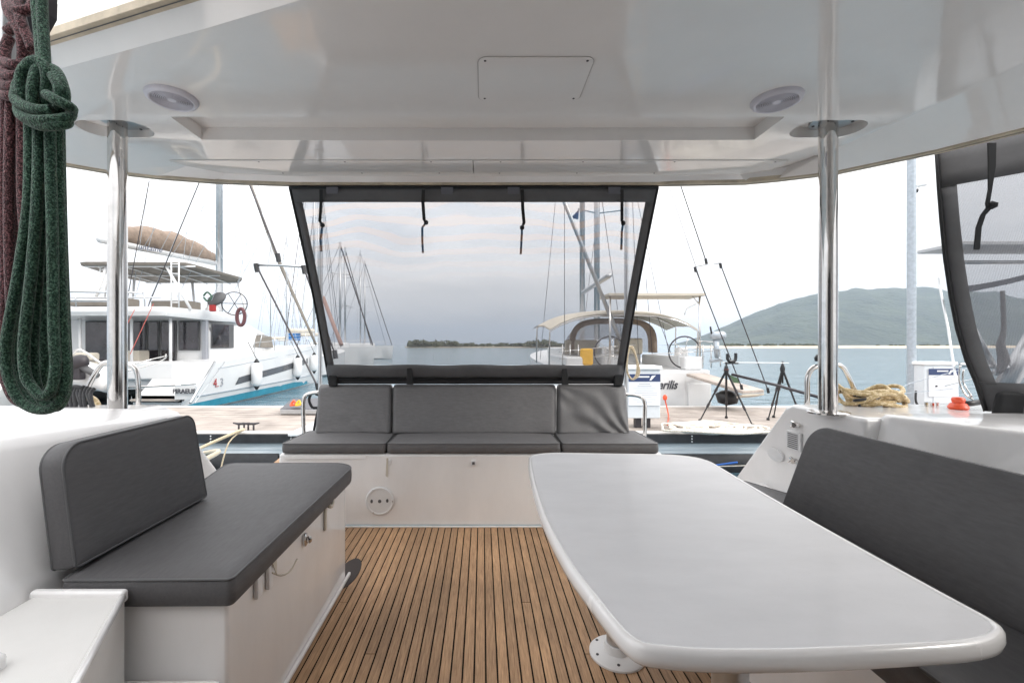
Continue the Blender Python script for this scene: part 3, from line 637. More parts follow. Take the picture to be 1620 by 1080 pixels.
text('4.', .42, Matrix.Translation((-8.80,15.05,-.03)) @ TX, redm, cm, 'hull_number')
text('3', .40, Matrix.Translation((-8.795,15.38,-.03)) @ TX, inkl, cm, 'hull_number')
# bridge deck, cockpit, saloon
MB().box((-15,14.6,-.2),(-10,23.5,.45)).build('bridge_deck', gel_out, cm, bevel=.05)
MB().box((-15.2,14.4,.12),(-9.75,14.95,.72)).build('aft_seat', gel_out, cm, bevel=.08)
MB().box((-10.35,13.35,-.42),(-8.95,14.3,-.36)).build('stern_step', dockwood, cm, bevel=.01)
MB().box((-10.35,14.1,-.34),(-8.98,14.6,.0)).build('stern_riser', gel_out, cm, bevel=.02)
MB().box(P(276,632,13.25), P(308,609,13.25)+Vector((0,.1,0))).build('transom_panel', gel_out, cm, bevel=.01)
text('PIRAEUS', .18, Matrix.Translation(P(291,619,13.2)) @ FACE, ink, cm, 'home_port', off=.006)
MB().box((-15,16.0,.45),(-9.75,16.06,2.12)).build('saloon_bulkhead', gel_out, cm)
for x0, x1, z0 in ((-13.9,-12.75,.5),(-12.6,-11.75,.5),(-11.7,-11.3,.5),(-11.25,-10.72,.5),(-10.64,-9.90,1.05)):
    w = MB().box((x0,15.93,z0),(x1,15.98,2.08)).build('window', mat_pipe, cm, bevel=.01)
    MB().box((x0+.05,15.905,z0+.05),(x1-.05,15.925,2.03)).build('pane', darkglass, w)
for x in (-12.9,-11.25,-10.0): MB().tube([(x,14.6,.45),(x,14.6,2.1)], .045, 8).build('roof_pillar', gel_out, cm, smooth=True)
rings = []
for y, x0, x1, z1 in ((16.06,-15.2,-9.62,2.12),(18.2,-15.2,-9.62,2.12),(19.6,-15.1,-9.7,2.05),(21.2,-14.9,-9.9,1.75),(22.6,-14.6,-10.2,1.2),(22.9,-14.4,-10.4,.9)):
    rings.append([(x0,y,.5),(x0,y,z1*.8),(x0+.3,y,z1),(x1-.3,y,z1+.02),(x1,y,z1*.8),(x1,y,.5)])
MB().loft(rings).build('coachroof', gel_out, cm, smooth='auto')
w = MB().prism([(-9.60,16.1,1.12),(-9.60,17.55,1.12),(-9.60,17.55,2.02),(-9.60,16.1,2.02)], (.02,0,0)).build('window', mat_pipe, cm)
MB().prism([(-9.575,16.15,1.16),(-9.575,17.2,1.16),(-9.575,17.2,1.98),(-9.575,16.15,1.98)], (.006,0,0)).build('pane', darkglass, w)
MB().prism([(-9.66,19.2,1.15),(-9.85,21.4,1.1),(-9.85,21.2,1.62),(-9.7,19.6,1.72)], (.03,0,0)).build('windscreen_cover', taupe_d, cm)
rings = []
for y, x0, x1, z0, z1 in ((13.9,-14.2,-10.2,2.25,2.33),(14.0,-15.2,-9.75,2.14,2.42),(16.5,-15.4,-9.6,2.1,2.46),(18.3,-15.2,-9.65,2.15,2.44),(19.0,-14.9,-9.9,2.2,2.36)):
    rings.append([(x0,y,z0),(x1,y,z0),(x1+.05,y,(z0+z1)/2),(x1,y,z1),(x0,y,z1),(x0-.05,y,(z0+z1)/2)])
MB().loft(rings).build('flybridge_deck', gel_out, cm, smooth='auto')
mb = MB(); mb.box((-13.0,14.3,2.46),(-11.2,14.9,2.72)); mb.box((-11.3,15.5,2.46),(-10.0,16.2,2.75)); mb.build('flybridge_seat', taupe_d, cm, bevel=.04)
mb = MB(); z = 2.82
mb.tube([(-15.2,13.8,z),(-12.5,13.6,z+.02),(-10.3,13.8,z)], .03, 8); mb.tube([(-15,14,z-.15),(-9.9,14,z-.12)], .02, 6)
for x in (-13.7,-12.4,-11.2,-10.3): mb.tube([(x,13.9,2.4),(x,13.85,z)], .018, 6)
mb.build('flybridge_rail', alu, cm, smooth=True)
# bimini top
BZ = 3.92; out = [(-13.1,14.7),(-9.6,14.8),(-9.05,17.2),(-9.5,17.8),(-12.9,17.9),(-13.4,16.5)]
o2 = round_poly([Vector(p) for p in out], .25, 4); rings = []
for ins, z in ((.02,BZ-.1),(0,BZ-.02),(.15,BZ+.03),(.8,BZ+.10)): rings.append([(p.x,p.y,z-(.06*(p.y-15))) for p in inset(o2, ins)])
MB().loft(rings).build('bimini', taupe_d, cm, smooth='auto')
mb = MB()
for x in (-12.6,-11.7,-10.8,-9.9): mb.tube([(x,14.85,BZ-.13),(x+.1,17.7,BZ-.31)], .024, 6)
for y in (14.9,16.3,17.6): mb.tube([(-13.0,y,BZ-.12-.06*(y-15)),(-9.4,y,BZ-.12-.06*(y-15))], .028, 6)
for a, c_ in (((-9.3,17.3,BZ-.2),(-8.95+.0,17.3,2.3)),((-10.35,14.9,BZ-.1),(-9.6,15,2.4)),((-11.1,17.4,BZ-.2),(-10.9,17.3,2.4)),((-12.3,14.9,BZ-.1),(-12.7,14.8,2.4)),((-13.0,17,BZ-.2),(-13.1,17,2.4))): mb.tube([a,c_], .045, 8)
mb.build('bimini_frame', hatchw, cm, smooth=True)
def ladder(px0, px1, py0, py1, d, n, lean=0):
    mb = MB()
    for px in (px0, px1): mb.tube([P(px+lean,py0,d), P(px,py1,d)], .022, 6)
    for k in range(n): q = (k+.5)/n; mb.tube([P(px0+lean*(1-q),py0+(py1-py0)*q,d), P(px1+lean*(1-q),py0+(py1-py0)*q,d)], .016, 6)
    mb.build('ladder', hatchw, cm, smooth=True)
ladder(271,283,410,486,14.4,5); ladder(154,166,413,470,14.9,6,6)
# boom, sail cover, mast
BM0 = P(158,378,14.6); BM1 = Vector((-12.3,20.9,5.0))
MB().tube([BM0, BM1], .13, 10).build('boom', gel_out, cm, smooth=True)
text('Fountaine', .26, Matrix.Translation(BM0.lerp(BM1,.30)+Vector((.24,-.20,-.03))) @ Matrix.Rotation(R(58),4,'Z') @ FACE, navy, cm, 'boom_lettering', shear=.2)
rings = []
for k in range(13):
    q = k/12; p = BM0.lerp(BM1, .08+.90*q); w_ = .16+.16*math.sin(math.pi*min(1,q*1.1)); h_ = .22+.62*math.sin(math.pi*(.12+q*.80))**.8
    rings.append([p+Vector((math.cos(a)*w_*(1+.18*math.sin(3*k+a*3)), 0, .02+ (math.sin(a)*.5+.5)*h_*(1+.06*math.sin(2*k+a)))) for a in [2*math.pi*j/14 for j in range(14)]])
MB().loft(rings).build('sail_cover', taupe, cm, smooth=True)
MB().tube([(-12.25,21.2,1.8),(-12.25,21.2,20)], .15, 12).build('mast', alu, cm, smooth=True)
mb = MB(); d = 15.5
for a, c_ in (((236,285),(205,500)),((316,285),(235,480)),((357,285),(420,480)),((384,285),(430,520)),((372,300),(280,470)),((282,300),(222,400)),((305,300),(252,400)),((340,300),(268,410)),((300,330),(335,400)),((320,320),(352,410)),((205,480),(190,400)),((395,300),(355,430)),((440,330),(370,460)),((290,410),(300,330)),((345,450),(333,480)),((180,440),(172,360)),((410,290),(372,470)),((262,290),(214,470)),((425,292),(470,520)),((330,292),(296,420)),((350,292),(388,430)),((455,300),(452,540)),((404,296),(470,540))): mb.tube([P(*a,d), P(*c_,d)], .0075, 5)
mb.build('rigging', galv, cm)
mb = MB(); d = 14.6
for a, c_ in (((317,285),(228,500)),((236,287),(202,470))): mb.tube([P(*a,d), P(*c_,d)], .014, 5)
mb.build('backstay', rust, cm)
MB().tube([P(243,480,13.8), P(206,560,13.6)], .011, 5).tube([P(213,490,13.8), P(192,530,13.6)], .011, 5).build('red_line', mat('pink_rope', (.5,.12,.10), .8), cm)
mb = MB()
for z0 in (.45,.75):
    mb.tube([(sidex(y)-.12, y, .74+(y-15)*.048+z0) for y in (17.8,19.5,21.5,23.5,25.5)], .010, 5)
for y in (17.8,19.5,21.5,23.5,25.3): mb.tube([(sidex(y)-.12, y, .74+(y-15)*.048), (sidex(y)-.12, y, .74+(y-15)*.048+.78)], .014, 5)
mb.build('guard_rail', alu, cm, smooth=True)
for y0 in (18.0,20.1,22.3):
    f_ = MB().loft([[(sidex(y)+.016, y, -.13+(y-16)*.066) for y in (y0,y0+.55)], [(sidex(y)+.016, y, -.01+(y-16)*.066) for y in (y0,y0+.55)]], False, False).build('portlight', mat_pipe, cm)
MB().box((-9.80,15.9,.46),(-9.66,16.05,2.1)).build('instrument_column', inkl, cm)
MB().tube([(sidex(y)+.004, y, .44+(y-15)*.060) for y in (15.2,17,19,21,23,25)], .012, 5).build('chine_moulding', galv, cm)
mb = MB(); mb.box((-12.2,15.1,.45),(-11.4,15.6,1.05)); mb.build('cockpit_table', beigec, cm, bevel=.03)
MB().tube([(-14,14.2,2.62),(-12.8,13.9,2.60),(-11.4,13.95,2.60)], .05, 8).build('passerelle_pole', alu, cm, smooth=True)
for x_ in (-9.9,-10.15): MB().lathe([(0,0),(.10,.02),(.12,.12),(.05,.2),(0,.2)], Matrix.Translation((x_,16.9,2.46)), 12).build('flybridge_cup', hatchw, cm, smooth=True)
MB().tube([(-10.25,17.0,2.44),(-10.2,17.0,3.0)], .05, 8).build('helm_column', gel_out, cm, smooth=True)
# helm
hp = P(344,474,15.6); MB().lathe([(0,-.04),(.24,-.03),(.30,.03),(.26,.09),(0,.10)], Matrix.Translation(hp) @ Matrix.Rotation(R(-20),4,'Y') @ Matrix.Rotation(R(60),4,'X') @ Matrix.Diagonal((1.15,.9,1,1)), 18).build('helm_seat', mat_pipe, cm, smooth=True)
wp = P(371,480,15.9); M = Matrix.Translation(wp) @ Matrix.Rotation(R(20),4,'Z') @ Matrix.Rotation(R(90),4,'X')
w = MB().tube([M @ Vector((math.cos(2*math.pi*k/24)*.40, math.sin(2*math.pi*k/24)*.40, 0)) for k in range(24)], .018, 6, closed=True).build('helm_wheel', rust, cm, smooth=True)
mb = MB()
for k in range(6): mb.tube([M @ Vector((0,0,0)), M @ Vector((math.cos(k*1.047)*.4, math.sin(k*1.047)*.4, 0))], .012, 5)
mb.build('wheel_spoke', rust, w); MB().box(hp+Vector((-.12,-.3,-.42)), hp+Vector((.06,-.15,-.2))).build('red_bag', redm, cm, bevel=.03)
tag(MB().tube([P(381,492,15.3)+Vector((math.cos(k*.524)*.13, 0, -.2+math.sin(k*.524)*.28)) for k in range(12)], .06, 8, 2, closed=True).build('rope_hank', rope_m, smooth=True), 'dark red hank of rope hanging by the catamaran helm', 'rope')
tag(MB().tube([P(322,468,15.2), P(328,462,15.2), P(335,470,15.2), P(328,476,15.2), P(322,470,15.2)], .03, 6, 4).build('rope_hank', rope_g, smooth=True), 'small green hank of rope on the catamaran flybridge', 'rope')
# fenders
def fender(px, py, ln, label):
    d = None; y = 17.0
    for _ in range(20): y = (sidex(y)+.22)*F/(px-CX)
    c = Vector((sidex(y)+.22, y, H-(py-CY)*y/F)); t = thing('fender', label, 'fender', c, 'white fenders along the catamaran hull')
    h = ln/2; MB().lathe([(0,-h),(.1,-h+.02),(.19,-h+.14),(.20,0),(.19,h-.14),(.1,h-.02),(0,h)], Matrix.Translation(c), 16).build('body', hatchw, t, smooth=True)
    MB().lathe([(0,-h-.12),(.04,-h-.1),(.115,-h+.04),(.09,-h+.06)], Matrix.Translation(c), 12).lathe([(.09,h-.06),(.115,h-.04),(.04,h+.1),(0,h+.12)], Matrix.Translation(c), 12).build('cap', blackp, t, smooth=True)
    MB().tube([c+Vector((0,0,h+.1)), c+Vector((-.25,-.15,h+.75))], .012, 5).build('lanyard', rust, t)
fender(406, 592, .95, 'nearest white fender hanging on the catamaran hull'); fender(471, 581, .95, 'middle white fender hanging on the catamaran hull'); fender(497, 574, .90, 'farthest white fender, beside the frame of the aft screen')
mb = MB()
for px, py0, py1 in ((435,555,530),(462,552,530),(486,550,530),(508,549,531)): mb.tube([PX(px,py0,-9.0), PX(px,py1,-9.0)], .015, 6)
mb.tube([PX(415,532,-9.0), PX(515,530,-9.0)], .008, 5); mb.tube([P(410,549,18), P(414,530,18)], .02, 6)
mb.build('guard_rail', alu, cm, smooth=True)
tag(MB().box(P(456,538,30), P(471,524,30)+Vector((0,.5,0))).build('deck_cover', blue, bevel=.05), 'bright blue cover on a boat beyond the catamaran bow', 'boat cover')
# gangway at the catamaran stern, davit and rail
cg = MB(); cg.tube([P(301,637,12.2), P(340,572,14.2)], .035, 8); cg.tube([P(308,637,12.4), P(356,572,15.3)], .012, 6); cg.build('gangway_spar', alu, cm, smooth=True)
mb = MB(); mb.tube([P(196,613,11.8), P(310,607,12.4)], .028, 8); mb.tube([P(196,588,12.6), P(245,575,13.4), P(262,566,13.6), P(262,560,13.6)], .022, 8, 3); mb.tube([P(196,580,12.6),P(240,568,13.4),P(262,563,13.6)],.018,6); mb.tube([P(115,560,12),P(128,553,12),P(160,575,12)],.03,8,3)
mb.build('stern_rail', steel, cm, smooth=True)
mb = MB(); mb.box((-13.8,13.9,.45),(-12.0,14.35,.72)); mb.box((-13.8,14.0,.75),(-12.0,14.3,1.0)); mb.build('sun_bed', beigec, cm, bevel=.06)
dg = thing('dinghy', 'white tender with dark outboard hung at the catamaran stern', 'dinghy', P(130,620,11.5))
MB().tube([P(60,588,11.8), P(110,592,11.6), P(160,600,11.4), P(176,612,11.3)], [.30,.32,.30,.18], 14, 5).build('hull', gel_out, dg, smooth=True)
MB().tube([P(60,575,12.2), P(120,580,12.2), P(176,592,12.1)], [.22,.22,.14], 12, 4).build('tube', gel_out, dg, smooth=True)
c = P(123,573,11.0); mb = MB(); M = Matrix.Translation(c) @ Matrix.Rotation(R(-18),4,'Y')
mb.loft([[M @ Vector((math.cos(a)*.26*s_, math.sin(a)*.15*s_, z)) for a in [2*math.pi*k/14 for k in range(14)]] for s_, z in ((.5,-.17),(.9,-.12),(1,0),(.9,.10),(.5,.16))]); m_ = mb.build('outboard', rust, dg, smooth=True)
MB().tube([c+Vector((.1,0,-.1)), c+Vector((.48,0,-.33))], [.09,.07], 10).build('tiller', mat_pipe, m_, smooth=True)
MB().box(c+Vector((-.12,-.1,-.42)), c+Vector((.12,.1,-.12))).build('bracket', rust, m_, bevel=.03)

# ------------------------------------------------------------------ far boats through the screen and beyond
hullfar = mat('far_hull', (.60,.60,.60), .4)
def far_boat(px, d, hb, ln, mast, label, tilt=0, hw=None, spread=True):
    x = (px-CX)*d/F; t = thing('sailboat', label, 'sailboat', (x, d, WATER), 'sailing yachts moored farther along the marina')
    MB().loft(hull_mesh(x, d, ln, hb, .45, .9, n=8)).build('hull', hullfar, t, smooth='auto')
    MB().box((x-hb*.5,d+ln*.2,.5),(x+hb*.5,d+ln*.7,1.1)).build('cabin', hullfar, t, bevel=.1)
    m = MB(); m.tube([(x,d+ln*.45,.8),(x+tilt,d+ln*.45,mast)], .085, 8)
    if spread:
        for q in (.45,.72): z = .8+(mast-.8)*q; m.tube([(x+tilt*q-.8,d+ln*.45,z+.1),(x+tilt*q,d+ln*.45,z-.05),(x+tilt*q+.8,d+ln*.45,z+.1)], .03, 5)
    m.build('mast', alu, t, smooth=True)
    m = MB(); m.tube([(x,d+ln*.45,mast-.3),(x,d+ln,1.0)], .02, 5); m.tube([(x,d+ln*.45,mast-.3),(x,d,.7)], .02, 5)
    for s in (-1,1): m.tube([(x,d+ln*.45,mast-.3),(x+s*hb*.95,d+ln*.42,.7)], .012, 4)
    m.build('rigging', rust, t)
    MB().tube([(x,d+ln*.43,2.2),(x,d+ln*.08,2.1)], .16, 8).build('furled_sail', beigec, t, smooth=True)
    return t
far_boat(448, 27, 1.7, 11, 17, 'white yacht with tall pale mast just beyond the catamaran bow')
far_boat(470, 38, 1.8, 11, 18, 'yacht with thin mast seen left of the screen frame')
far_boat(425, 60, 1.9, 12, 17, 'distant yacht whose mast shows between rigging lines of the catamaran')
far_boat(404, 75, 1.9, 12, 19, 'far yacht mast between the gangway bridle lines')
far_boat(437, 90, 1.9, 12, 17, 'farthest thin mast left of the tall pale mast')
def bow_boat(px0, px1, pm, d, ytop, wl, label, stay):
    # yacht seen three-quarter with the bow to the right: hull parallel to the picture
    x0 = (px0-CX)*d/F; x1 = (px1-CX)*d/F; L_ = x1-x0; t = thing('sailboat', label, 'sailboat', ((x0+x1)/2, d, WATER), 'white yachts seen through the aft screen')
    rings = []
    for k in range(11):
        q = k/10; w_ = 1.5*(1-max(0,(q-.4)/.6)**2.2)*(.8+.2*min(1,q/.4))+.02; zs = .75+.35*q; bx = x0+L_*q+.5*q*0
        rings.append([(bx,d-w_,zs),(bx-.15*q,d-w_*.9,WATER+.1),(bx-.3*q,d,WATER-.3),(bx-.15*q,d+w_*.9,WATER+.1),(bx,d+w_,zs)])
    MB().loft(rings).build('hull', gel_out, t, smooth='auto')
    MB().box((x0+L_*.2,d-.7,.8),(x0+L_*.65,d+.7,1.45)).build('cabin', gel_out, t, bevel=.15)
    m = MB(); xm = (pm-CX)*d/F; zt = P(0,ytop,d).z
    m.tube([(xm,d,.9),(xm,d,zt)], .11, 8)
    for q in (.4,.7): z = 1+(zt-1)*q; m.tube([(xm-.7,d-.6,z),(xm,d,z-.05),(xm+.7,d+.6,z)], .035, 5)
    m.build('mast', alu, t, smooth=True)
    m = MB(); m.tube([(xm,d,zt-.2),(x1-.2,d,1.2)], stay, 6); m.tube([(xm,d,zt-.2),(x0,d,.9)], .02, 5); m.tube([(xm,d,zt-.2),(xm-.3,d-1.4,.8)], .012, 4)
    m.build('forestay', rust, t)
    m = MB()
    for q in (.1,.3,.5,.7,.88): m.tube([(x0+L_*q,d-1.35*(1-max(0,(q-.4)/.6)**2.2),.85+.3*q),(x0+L_*q,d-1.35*(1-max(0,(q-.4)/.6)**2.2),1.4+.3*q)], .02, 5)
    m.tube([(x0,d-1.3,1.4),(x0+L_*.5,d-1.4,1.55),(x1-.3,d,1.75)], .015, 5); m.build('guard_rail', alu, t)
    return t
bow_boat(468, 593, 538, 44, 383, 575, 'white yacht with furled foresail, nearest seen through the left of the screen', .07)
bow_boat(480, 590, 546, 52, 391, 570, 'yacht half hidden behind the nearest one, mast just right of its mast', .05)
bow_boat(535, 622, 577, 68, 413, 560, 'small white yacht, rightmost of those seen through the screen', .06)
bow_boat(520, 612, 570, 80, 397, 560, 'farther yacht whose mast stands left of the rightmost one', .03)
t = thing('sailboat', 'yacht beyond the named one, its mast seen right through the screen', 'sailboat', (7.3, 30, WATER))
MB().loft(hull_mesh(7.3, 27, 10, 1.6, .3, .7, n=8)).build('hull', hullfar, t, smooth='auto'); MB().tube([(7.55,30,.6),(7.55,30,20)], .19, 10).build('mast', alu, t, smooth=True)
m = MB(); m.tube([(6.3,30,10.2),(7.55,30,9.9),(9.2,30,10.1)], .05, 6); m.build('spreader', alu, t)
m = MB(); m.tube([P(950,300,30),P(985,545,30)], .02, 5); m.tube([P(945,340,30),P(920,545,30)], .015, 5); m.build('rigging', rust, t)
fl = MB(); fl.prism([P(903,345,20), P(916,331,20), P(915,347,20)], (0,.02,0)); tag(fl.build('burgee', navy), 'small dark triangular burgee in the rigging seen through the screen', 'flag')
tag(MB().tube([P(396,290,22), P(440,410,21), P(500,545,20)], [.06,.085,.05], 8, 3).build('furled_foresail', taupe_d, smooth=True), 'furled foresail on its stay slanting down right of the catamaran', 'furled sail')
tag(MB().tube([P(511,470,26), P(530,520,25), P(540,545,24)], .11, 8).build('furled_foresail', mat('rose_canvas', (.35,.22,.19), .8), smooth=True), 'reddish furled sail seen through the lower left of the screen', 'furled sail')

# boat at far right, seen through side screen
nb_ = thing('sailboat', 'yacht with solar panel arch alongside, seen through the right side screen', 'sailboat', (6.2, 5.4, WATER))
MB().loft(hull_mesh(7.5, 6.4, -10, 1.55, .10, .4, n=10)).build('hull', gel_out, nb_, smooth='auto')
zt = P(0,383,5.0).z; MB().box((5.27,5.0,zt-.03),(7.6,5.52,zt+.015), ).build('solar_panel', mat('panel_underside', (.42,.42,.43), .5), nb_, bevel=.01)
mb = MB(); mb.tube([P(1516,415,5.3), P(1625,415,5.3), P(1700,418,5.3)], .022, 8); mb.tube([P(1524,492,5.0), P(1573,580,5.0)], .028, 8); mb.tube([P(1520,577,5.0), P(1720,588,5.0)], .024, 8); mb.tube([P(1513,400,5.2),P(1517,415,5.3)], .02, 6)
mb.tube([P(1575,590,5),P(1640,535,5.1)], .035, 8); mb.tube([P(1590,610,5), P(1645,520,5)], .09, 10); mb.tube([P(1495,610,5),P(1700,560,5)],.006,5)
mb.build('arch_frame', alu, nb_, smooth=True)
rings = []
for px, py in ((1533,456),(1560,452),(1600,444),(1640,434),(1700,425)): p = P(px,py,5.0); rings.append([p+Vector((0,0,-.03)), p+Vector((.12,.22,-.03)), p+Vector((.12,.22,.03)), p+Vector((0,0,.03))])
MB().loft(rings).build('bimini', mat('dark_bimini', (.06,.065,.08), .8), nb_, smooth='auto')
MB().tube([P(1586,460,4.9), P(1588,520,4.9), P(1583,545,4.9), P(1588,570,4.9), P(1580,590,4.9)], [.02,.02,.035,.05,.02], 8, 3).build('strap_bundle', band, nb_, smooth=True)
m = MB(); m.tube([P(1484,440,5.4), P(1500,520,5.2), P(1512,600,5)], .012, 5); m.build('backstay', alu, nb_)

# ================================================================== OUR BOAT
# floor
MB().box((-1.46,-.45,-.06),(1.5,3.13,-.0025)).build('cockpit_floor', caulk, kind='structure')
floor = bpy.data.objects['cockpit_floor']; fo = Vector(floor['_o'])
pitch = .0445; proto = None; x = -1.455; i = 0
while x < 1.45:
    segs = [(-.45, 3.118)] if x > -.78 else [(2.30, 3.118)]
    if i % 5 == 2 and x > -.78: segs = [(-.45, 1.1+.37*((i*7) % 4)), (1.1+.37*((i*7) % 4)+.004, 3.118)]
    for (ya, yb) in segs:
        o = MB().box((x+.0033,ya,-.012),(x+pitch-.0033,yb,.0)).build('plank', teak, floor)
    x += pitch; i += 1
MB().box((-1.46,3.119,-.012),(1.5,3.134,.006)).build('floor_trim', gel, floor)
tag(MB().prism([Vector((p.x,p.y,.0005)) for p in [Vector((-.735+math.cos(a)*.060, 2.49+math.sin(a)*.17)) for a in [2*math.pi*k/20 for k in range(20)]]], (0,0,.003)).build('floor_mark', mat('mark_dark', (.03,.02,.018), .5), smooth=False), 'dark oval mark on the teak at the foot of the left locker', 'mark')  # flat dark oval laid on the planks by the locker corner

# transom bench
tb = thing('aft_bench', 'white moulded aft bench base with round inspection plate', 'bench', (-.07,3.4,0))
MB().box((-1.405,3.136,0),(1.25,3.80,.498)).build('base', gel, tb, bevel=.02, seg=3)
mb = MB(); mb.box((-1.36,3.78,.45),(1.2,3.86,.90)); mb.build('back_panel', gel, tb, bevel=.02)
MB().box((-1.36,3.128,.462),(-.80,3.1355,.492)).build('locker_flap', gel, tb, bevel=.003)
pc = P(601,792,3.133); M = Matrix.Translation(pc) @ Matrix.Rotation(R(90),4,'X')
pl = MB().lathe([(0,.0),(.098,.0),(.098,.004),(.092,.010),(.084,.010),(.082,.006),(0,.006)], M, 40).build('inspection_plate', gel_shell, tb, smooth='auto')
mb = MB()
for dx, dy, r in ((-.055,0,.011),(0,0,.012),(.052,.004,.011)): mb.lathe([(0,0),(r,0),(r,.0078),(0,.0078)], M @ Matrix.Translation((dx,dy,.0)) @ Matrix.Diagonal((.8 if dx else 1,1.2 if dx else 1,1,1)), 12)
mb.build('finger_hole', holem, pl)
mb = MB()
for a in (0,2.1,4.2): mb.lathe([(0,0),(.004,0),(.004,.012),(0,.012)], M @ Matrix.Translation((.089*math.cos(a),.089*math.sin(a),0)), 8)
mb.build('screw', steel, pl)
c = P(749,732,3.13); k_ = MB().box(c+Vector((-.018,-.006,-.018)), c+Vector((.018,.005,.018))).build('cushion_snap', gel_shell, tb, bevel=.003); MB().box(c+Vector((-.009,-.009,-.009)), c+Vector((.009,-.004,.009))).build('snap_centre', holem, k_)
c = P(616,731,3.13); k_ = MB().box(c+Vector((-.014,-.006,-.018)), c+Vector((.012,.005,.018))).build('cushion_snap', gel_shell, tb, bevel=.003); MB().prism([c+Vector((-.018,-.008,.03)), c+Vector((-.006,-.008,.03)), c+Vector((-.010,-.010,-.10)), c+Vector((-.024,-.010,-.09))], (0,.002,0)).build('strap', cream, tb)

def flatM(z): return Matrix.Translation((0,0,z))
def seat_cushion(px0, px1, label):
    x0 = P(px0,0,3.13).x; x1 = P(px1,0,3.13).x
    o = cushion('seat_cushion', [(x0,3.125),(x1,3.125),(x1-.01,3.60),(x0+.01,3.60)], .072, flatM(.500), fab_l, rad=[.025,.025,.03,.03], crown=.01, er=.016)
    return tag(o, label, 'cushion', 'grey seat cushions of the aft bench')
seat_cushion(445, 610, 'short grey seat cushion at the left end of the aft bench'); seat_cushion(612, 887, 'long grey seat cushion in the middle of the aft bench'); seat_cushion(890, 1043, 'short grey seat cushion at the right end of the aft bench')
drape = mat('draped_vinyl', (.125,.122,.123), .6, bump=[(900,.3,.0004)], var=(220,.15,(.3,1,1)))
def back_cushion(px0, px1, pt0, pt1, label, m, folds=0):
    base = 3.50; x0 = (px0-CX)*base/F; x1 = (px1-CX)*base/F; z0 = H-(687-CY)*base/F+.003; topd = 3.64; x0t = (pt0-CX)*topd/F; x1t = (pt1-CX)*topd/F
    z1 = H-(608-CY)*topd/F
    # denser grid for folds
    nx_, nz_ = 84, 36; fr = []; bk = []
    for j in range(nz_+1):
        v = j/nz_; row = []; rb = []
        for i in range(nx_+1):
            u = i/nx_; eu = min(u,1-u); ev = min(v,1-v); xx = (x0+(x0t-x0)*v)*(1-u)+(x1+(x1t-x1)*v)*u; W_ = x1-x0; Hh = z1-z0
            ed = 1-min(1,eu*W_/.025); ev_ = 1-min(1,ev*Hh/.025); cut = (ed**2*.03+ev_**2*.03)
            zz = z0+(z1-z0)*v-(.02*ed**3*v); fold = 0
            if folds: 
                th_ = math.atan2(v+.12, (1.06-u)*1.3); r_ = math.hypot(v+.12, (1.06-u)*1.3); th2 = math.atan2(1.1-v, u+.15)
                fold = folds*(.011*math.sin(th_*17+1.2*math.sin(r_*5))*min(1,r_*1.8)*max(0,1-r_*.55)+.005*math.sin(th2*14+2)*max(0,.9-u)+.004*NS.noise(Vector((u*7,v*5,5))))
            else: fold = .005*NS.noise(Vector((xx*6,zz*7,1)))+.004*math.exp(-((u-.03)*12)**2)*math.sin(v*14)
            row.append((xx, base+(topd-base)*v-.055+cut-fold-.012*math.sin(math.pi*min(1,eu*6))*0, zz)); rb.append((xx, base+(topd-base)*v+.03-cut*.3, zz))
        fr.append(row); bk.append(rb)
    mb = MB(); mb.loft(fr, False, False); mb.loft(bk, False, False)
    mb.loft([fr[0],bk[0]],False,False); mb.loft([fr[-1],bk[-1]],False,False); mb.loft([[r[0] for r in fr],[r[0] for r in bk]],False,False); mb.loft([[r[-1] for r in fr],[r[-1] for r in bk]],False,False)
    o = mb.build('back_cushion', m, smooth=True); o.data.set_sharp_from_angle(angle=R(60))
    return tag(o, label, 'cushion', 'grey back cushions of the aft bench')
back_cushion(501, 620, 506, 621, 'short grey back cushion at the left end of the aft bench', fab_l, .35)
back_cushion(622, 878, 622, 879, 'long grey back cushion in the middle of the aft bench', fab_l, 0)
back_cushion(881, 994, 881, 988, 'creased loose grey back cushion at the right end of the aft bench', drape, 1.3)

# left locker seat
lb = thing('locker_seat', 'white moulded locker seat on the left of the cockpit', 'locker seat', (-1.0,1.9,0))
MB().prism([(p.x,p.y,0) for p in round_poly([Vector((-1.42,1.30)),Vector((-.728,1.30)),Vector((-.728,2.46)),Vector((-1.42,2.46))],[0,.012,.05,0],5)], (0,0,.508)).build('box', gel, lb, bevel=.008, seg=3)
mb = MB(); mb.prism([(-.728,1.30,.001),(-.712,1.30,.001),(-.712,2.47,.001),(-.728,2.47,.001)],(0,0,.02)); mb.build('skirting', gel, lb, bevel=.006)
c = PX(482,853,-.722); M = Matrix.Translation(c) @ Matrix.Rotation(R(90),4,'Y') @ Matrix.Diagonal((1.5,1,1,1))
l_ = MB().lathe([(0,0),(.018,0),(.018,.006),(.013,.010),(0,.010)], M, 20).build('latch', steel, lb, smooth='auto'); MB().lathe([(0,.01),(.008,.01),(.010,.02),(.006,.028),(0,.03)], Matrix.Translation((0,0,0)) @ M, 12).build('latch_button', steel, l_, smooth='auto')
for px, py in ((407,922),(425,908)):
    c = PX(px, py, -.722); MB().box(c+Vector((-.004,-.016,-.045)), c+Vector((.010,.016,.05))).build('tab_fastener', gel_shell, lb, bevel=.004)
c = PX(430,905,-.712); MB().tube([c, c+Vector((.01,.05,-.035)), c+Vector((.02,.1,-.045)), c+Vector((.02,.16,-.03))], .003, 5, 4).build('ribbon', cream, lb, smooth=True)
MB().prism([c+Vector((0,-.01,.05)), c+Vector((0,.03,.05)), c+Vector((.006,.02,-.02))], (.003,0,0)).build('strap', cream, lb)
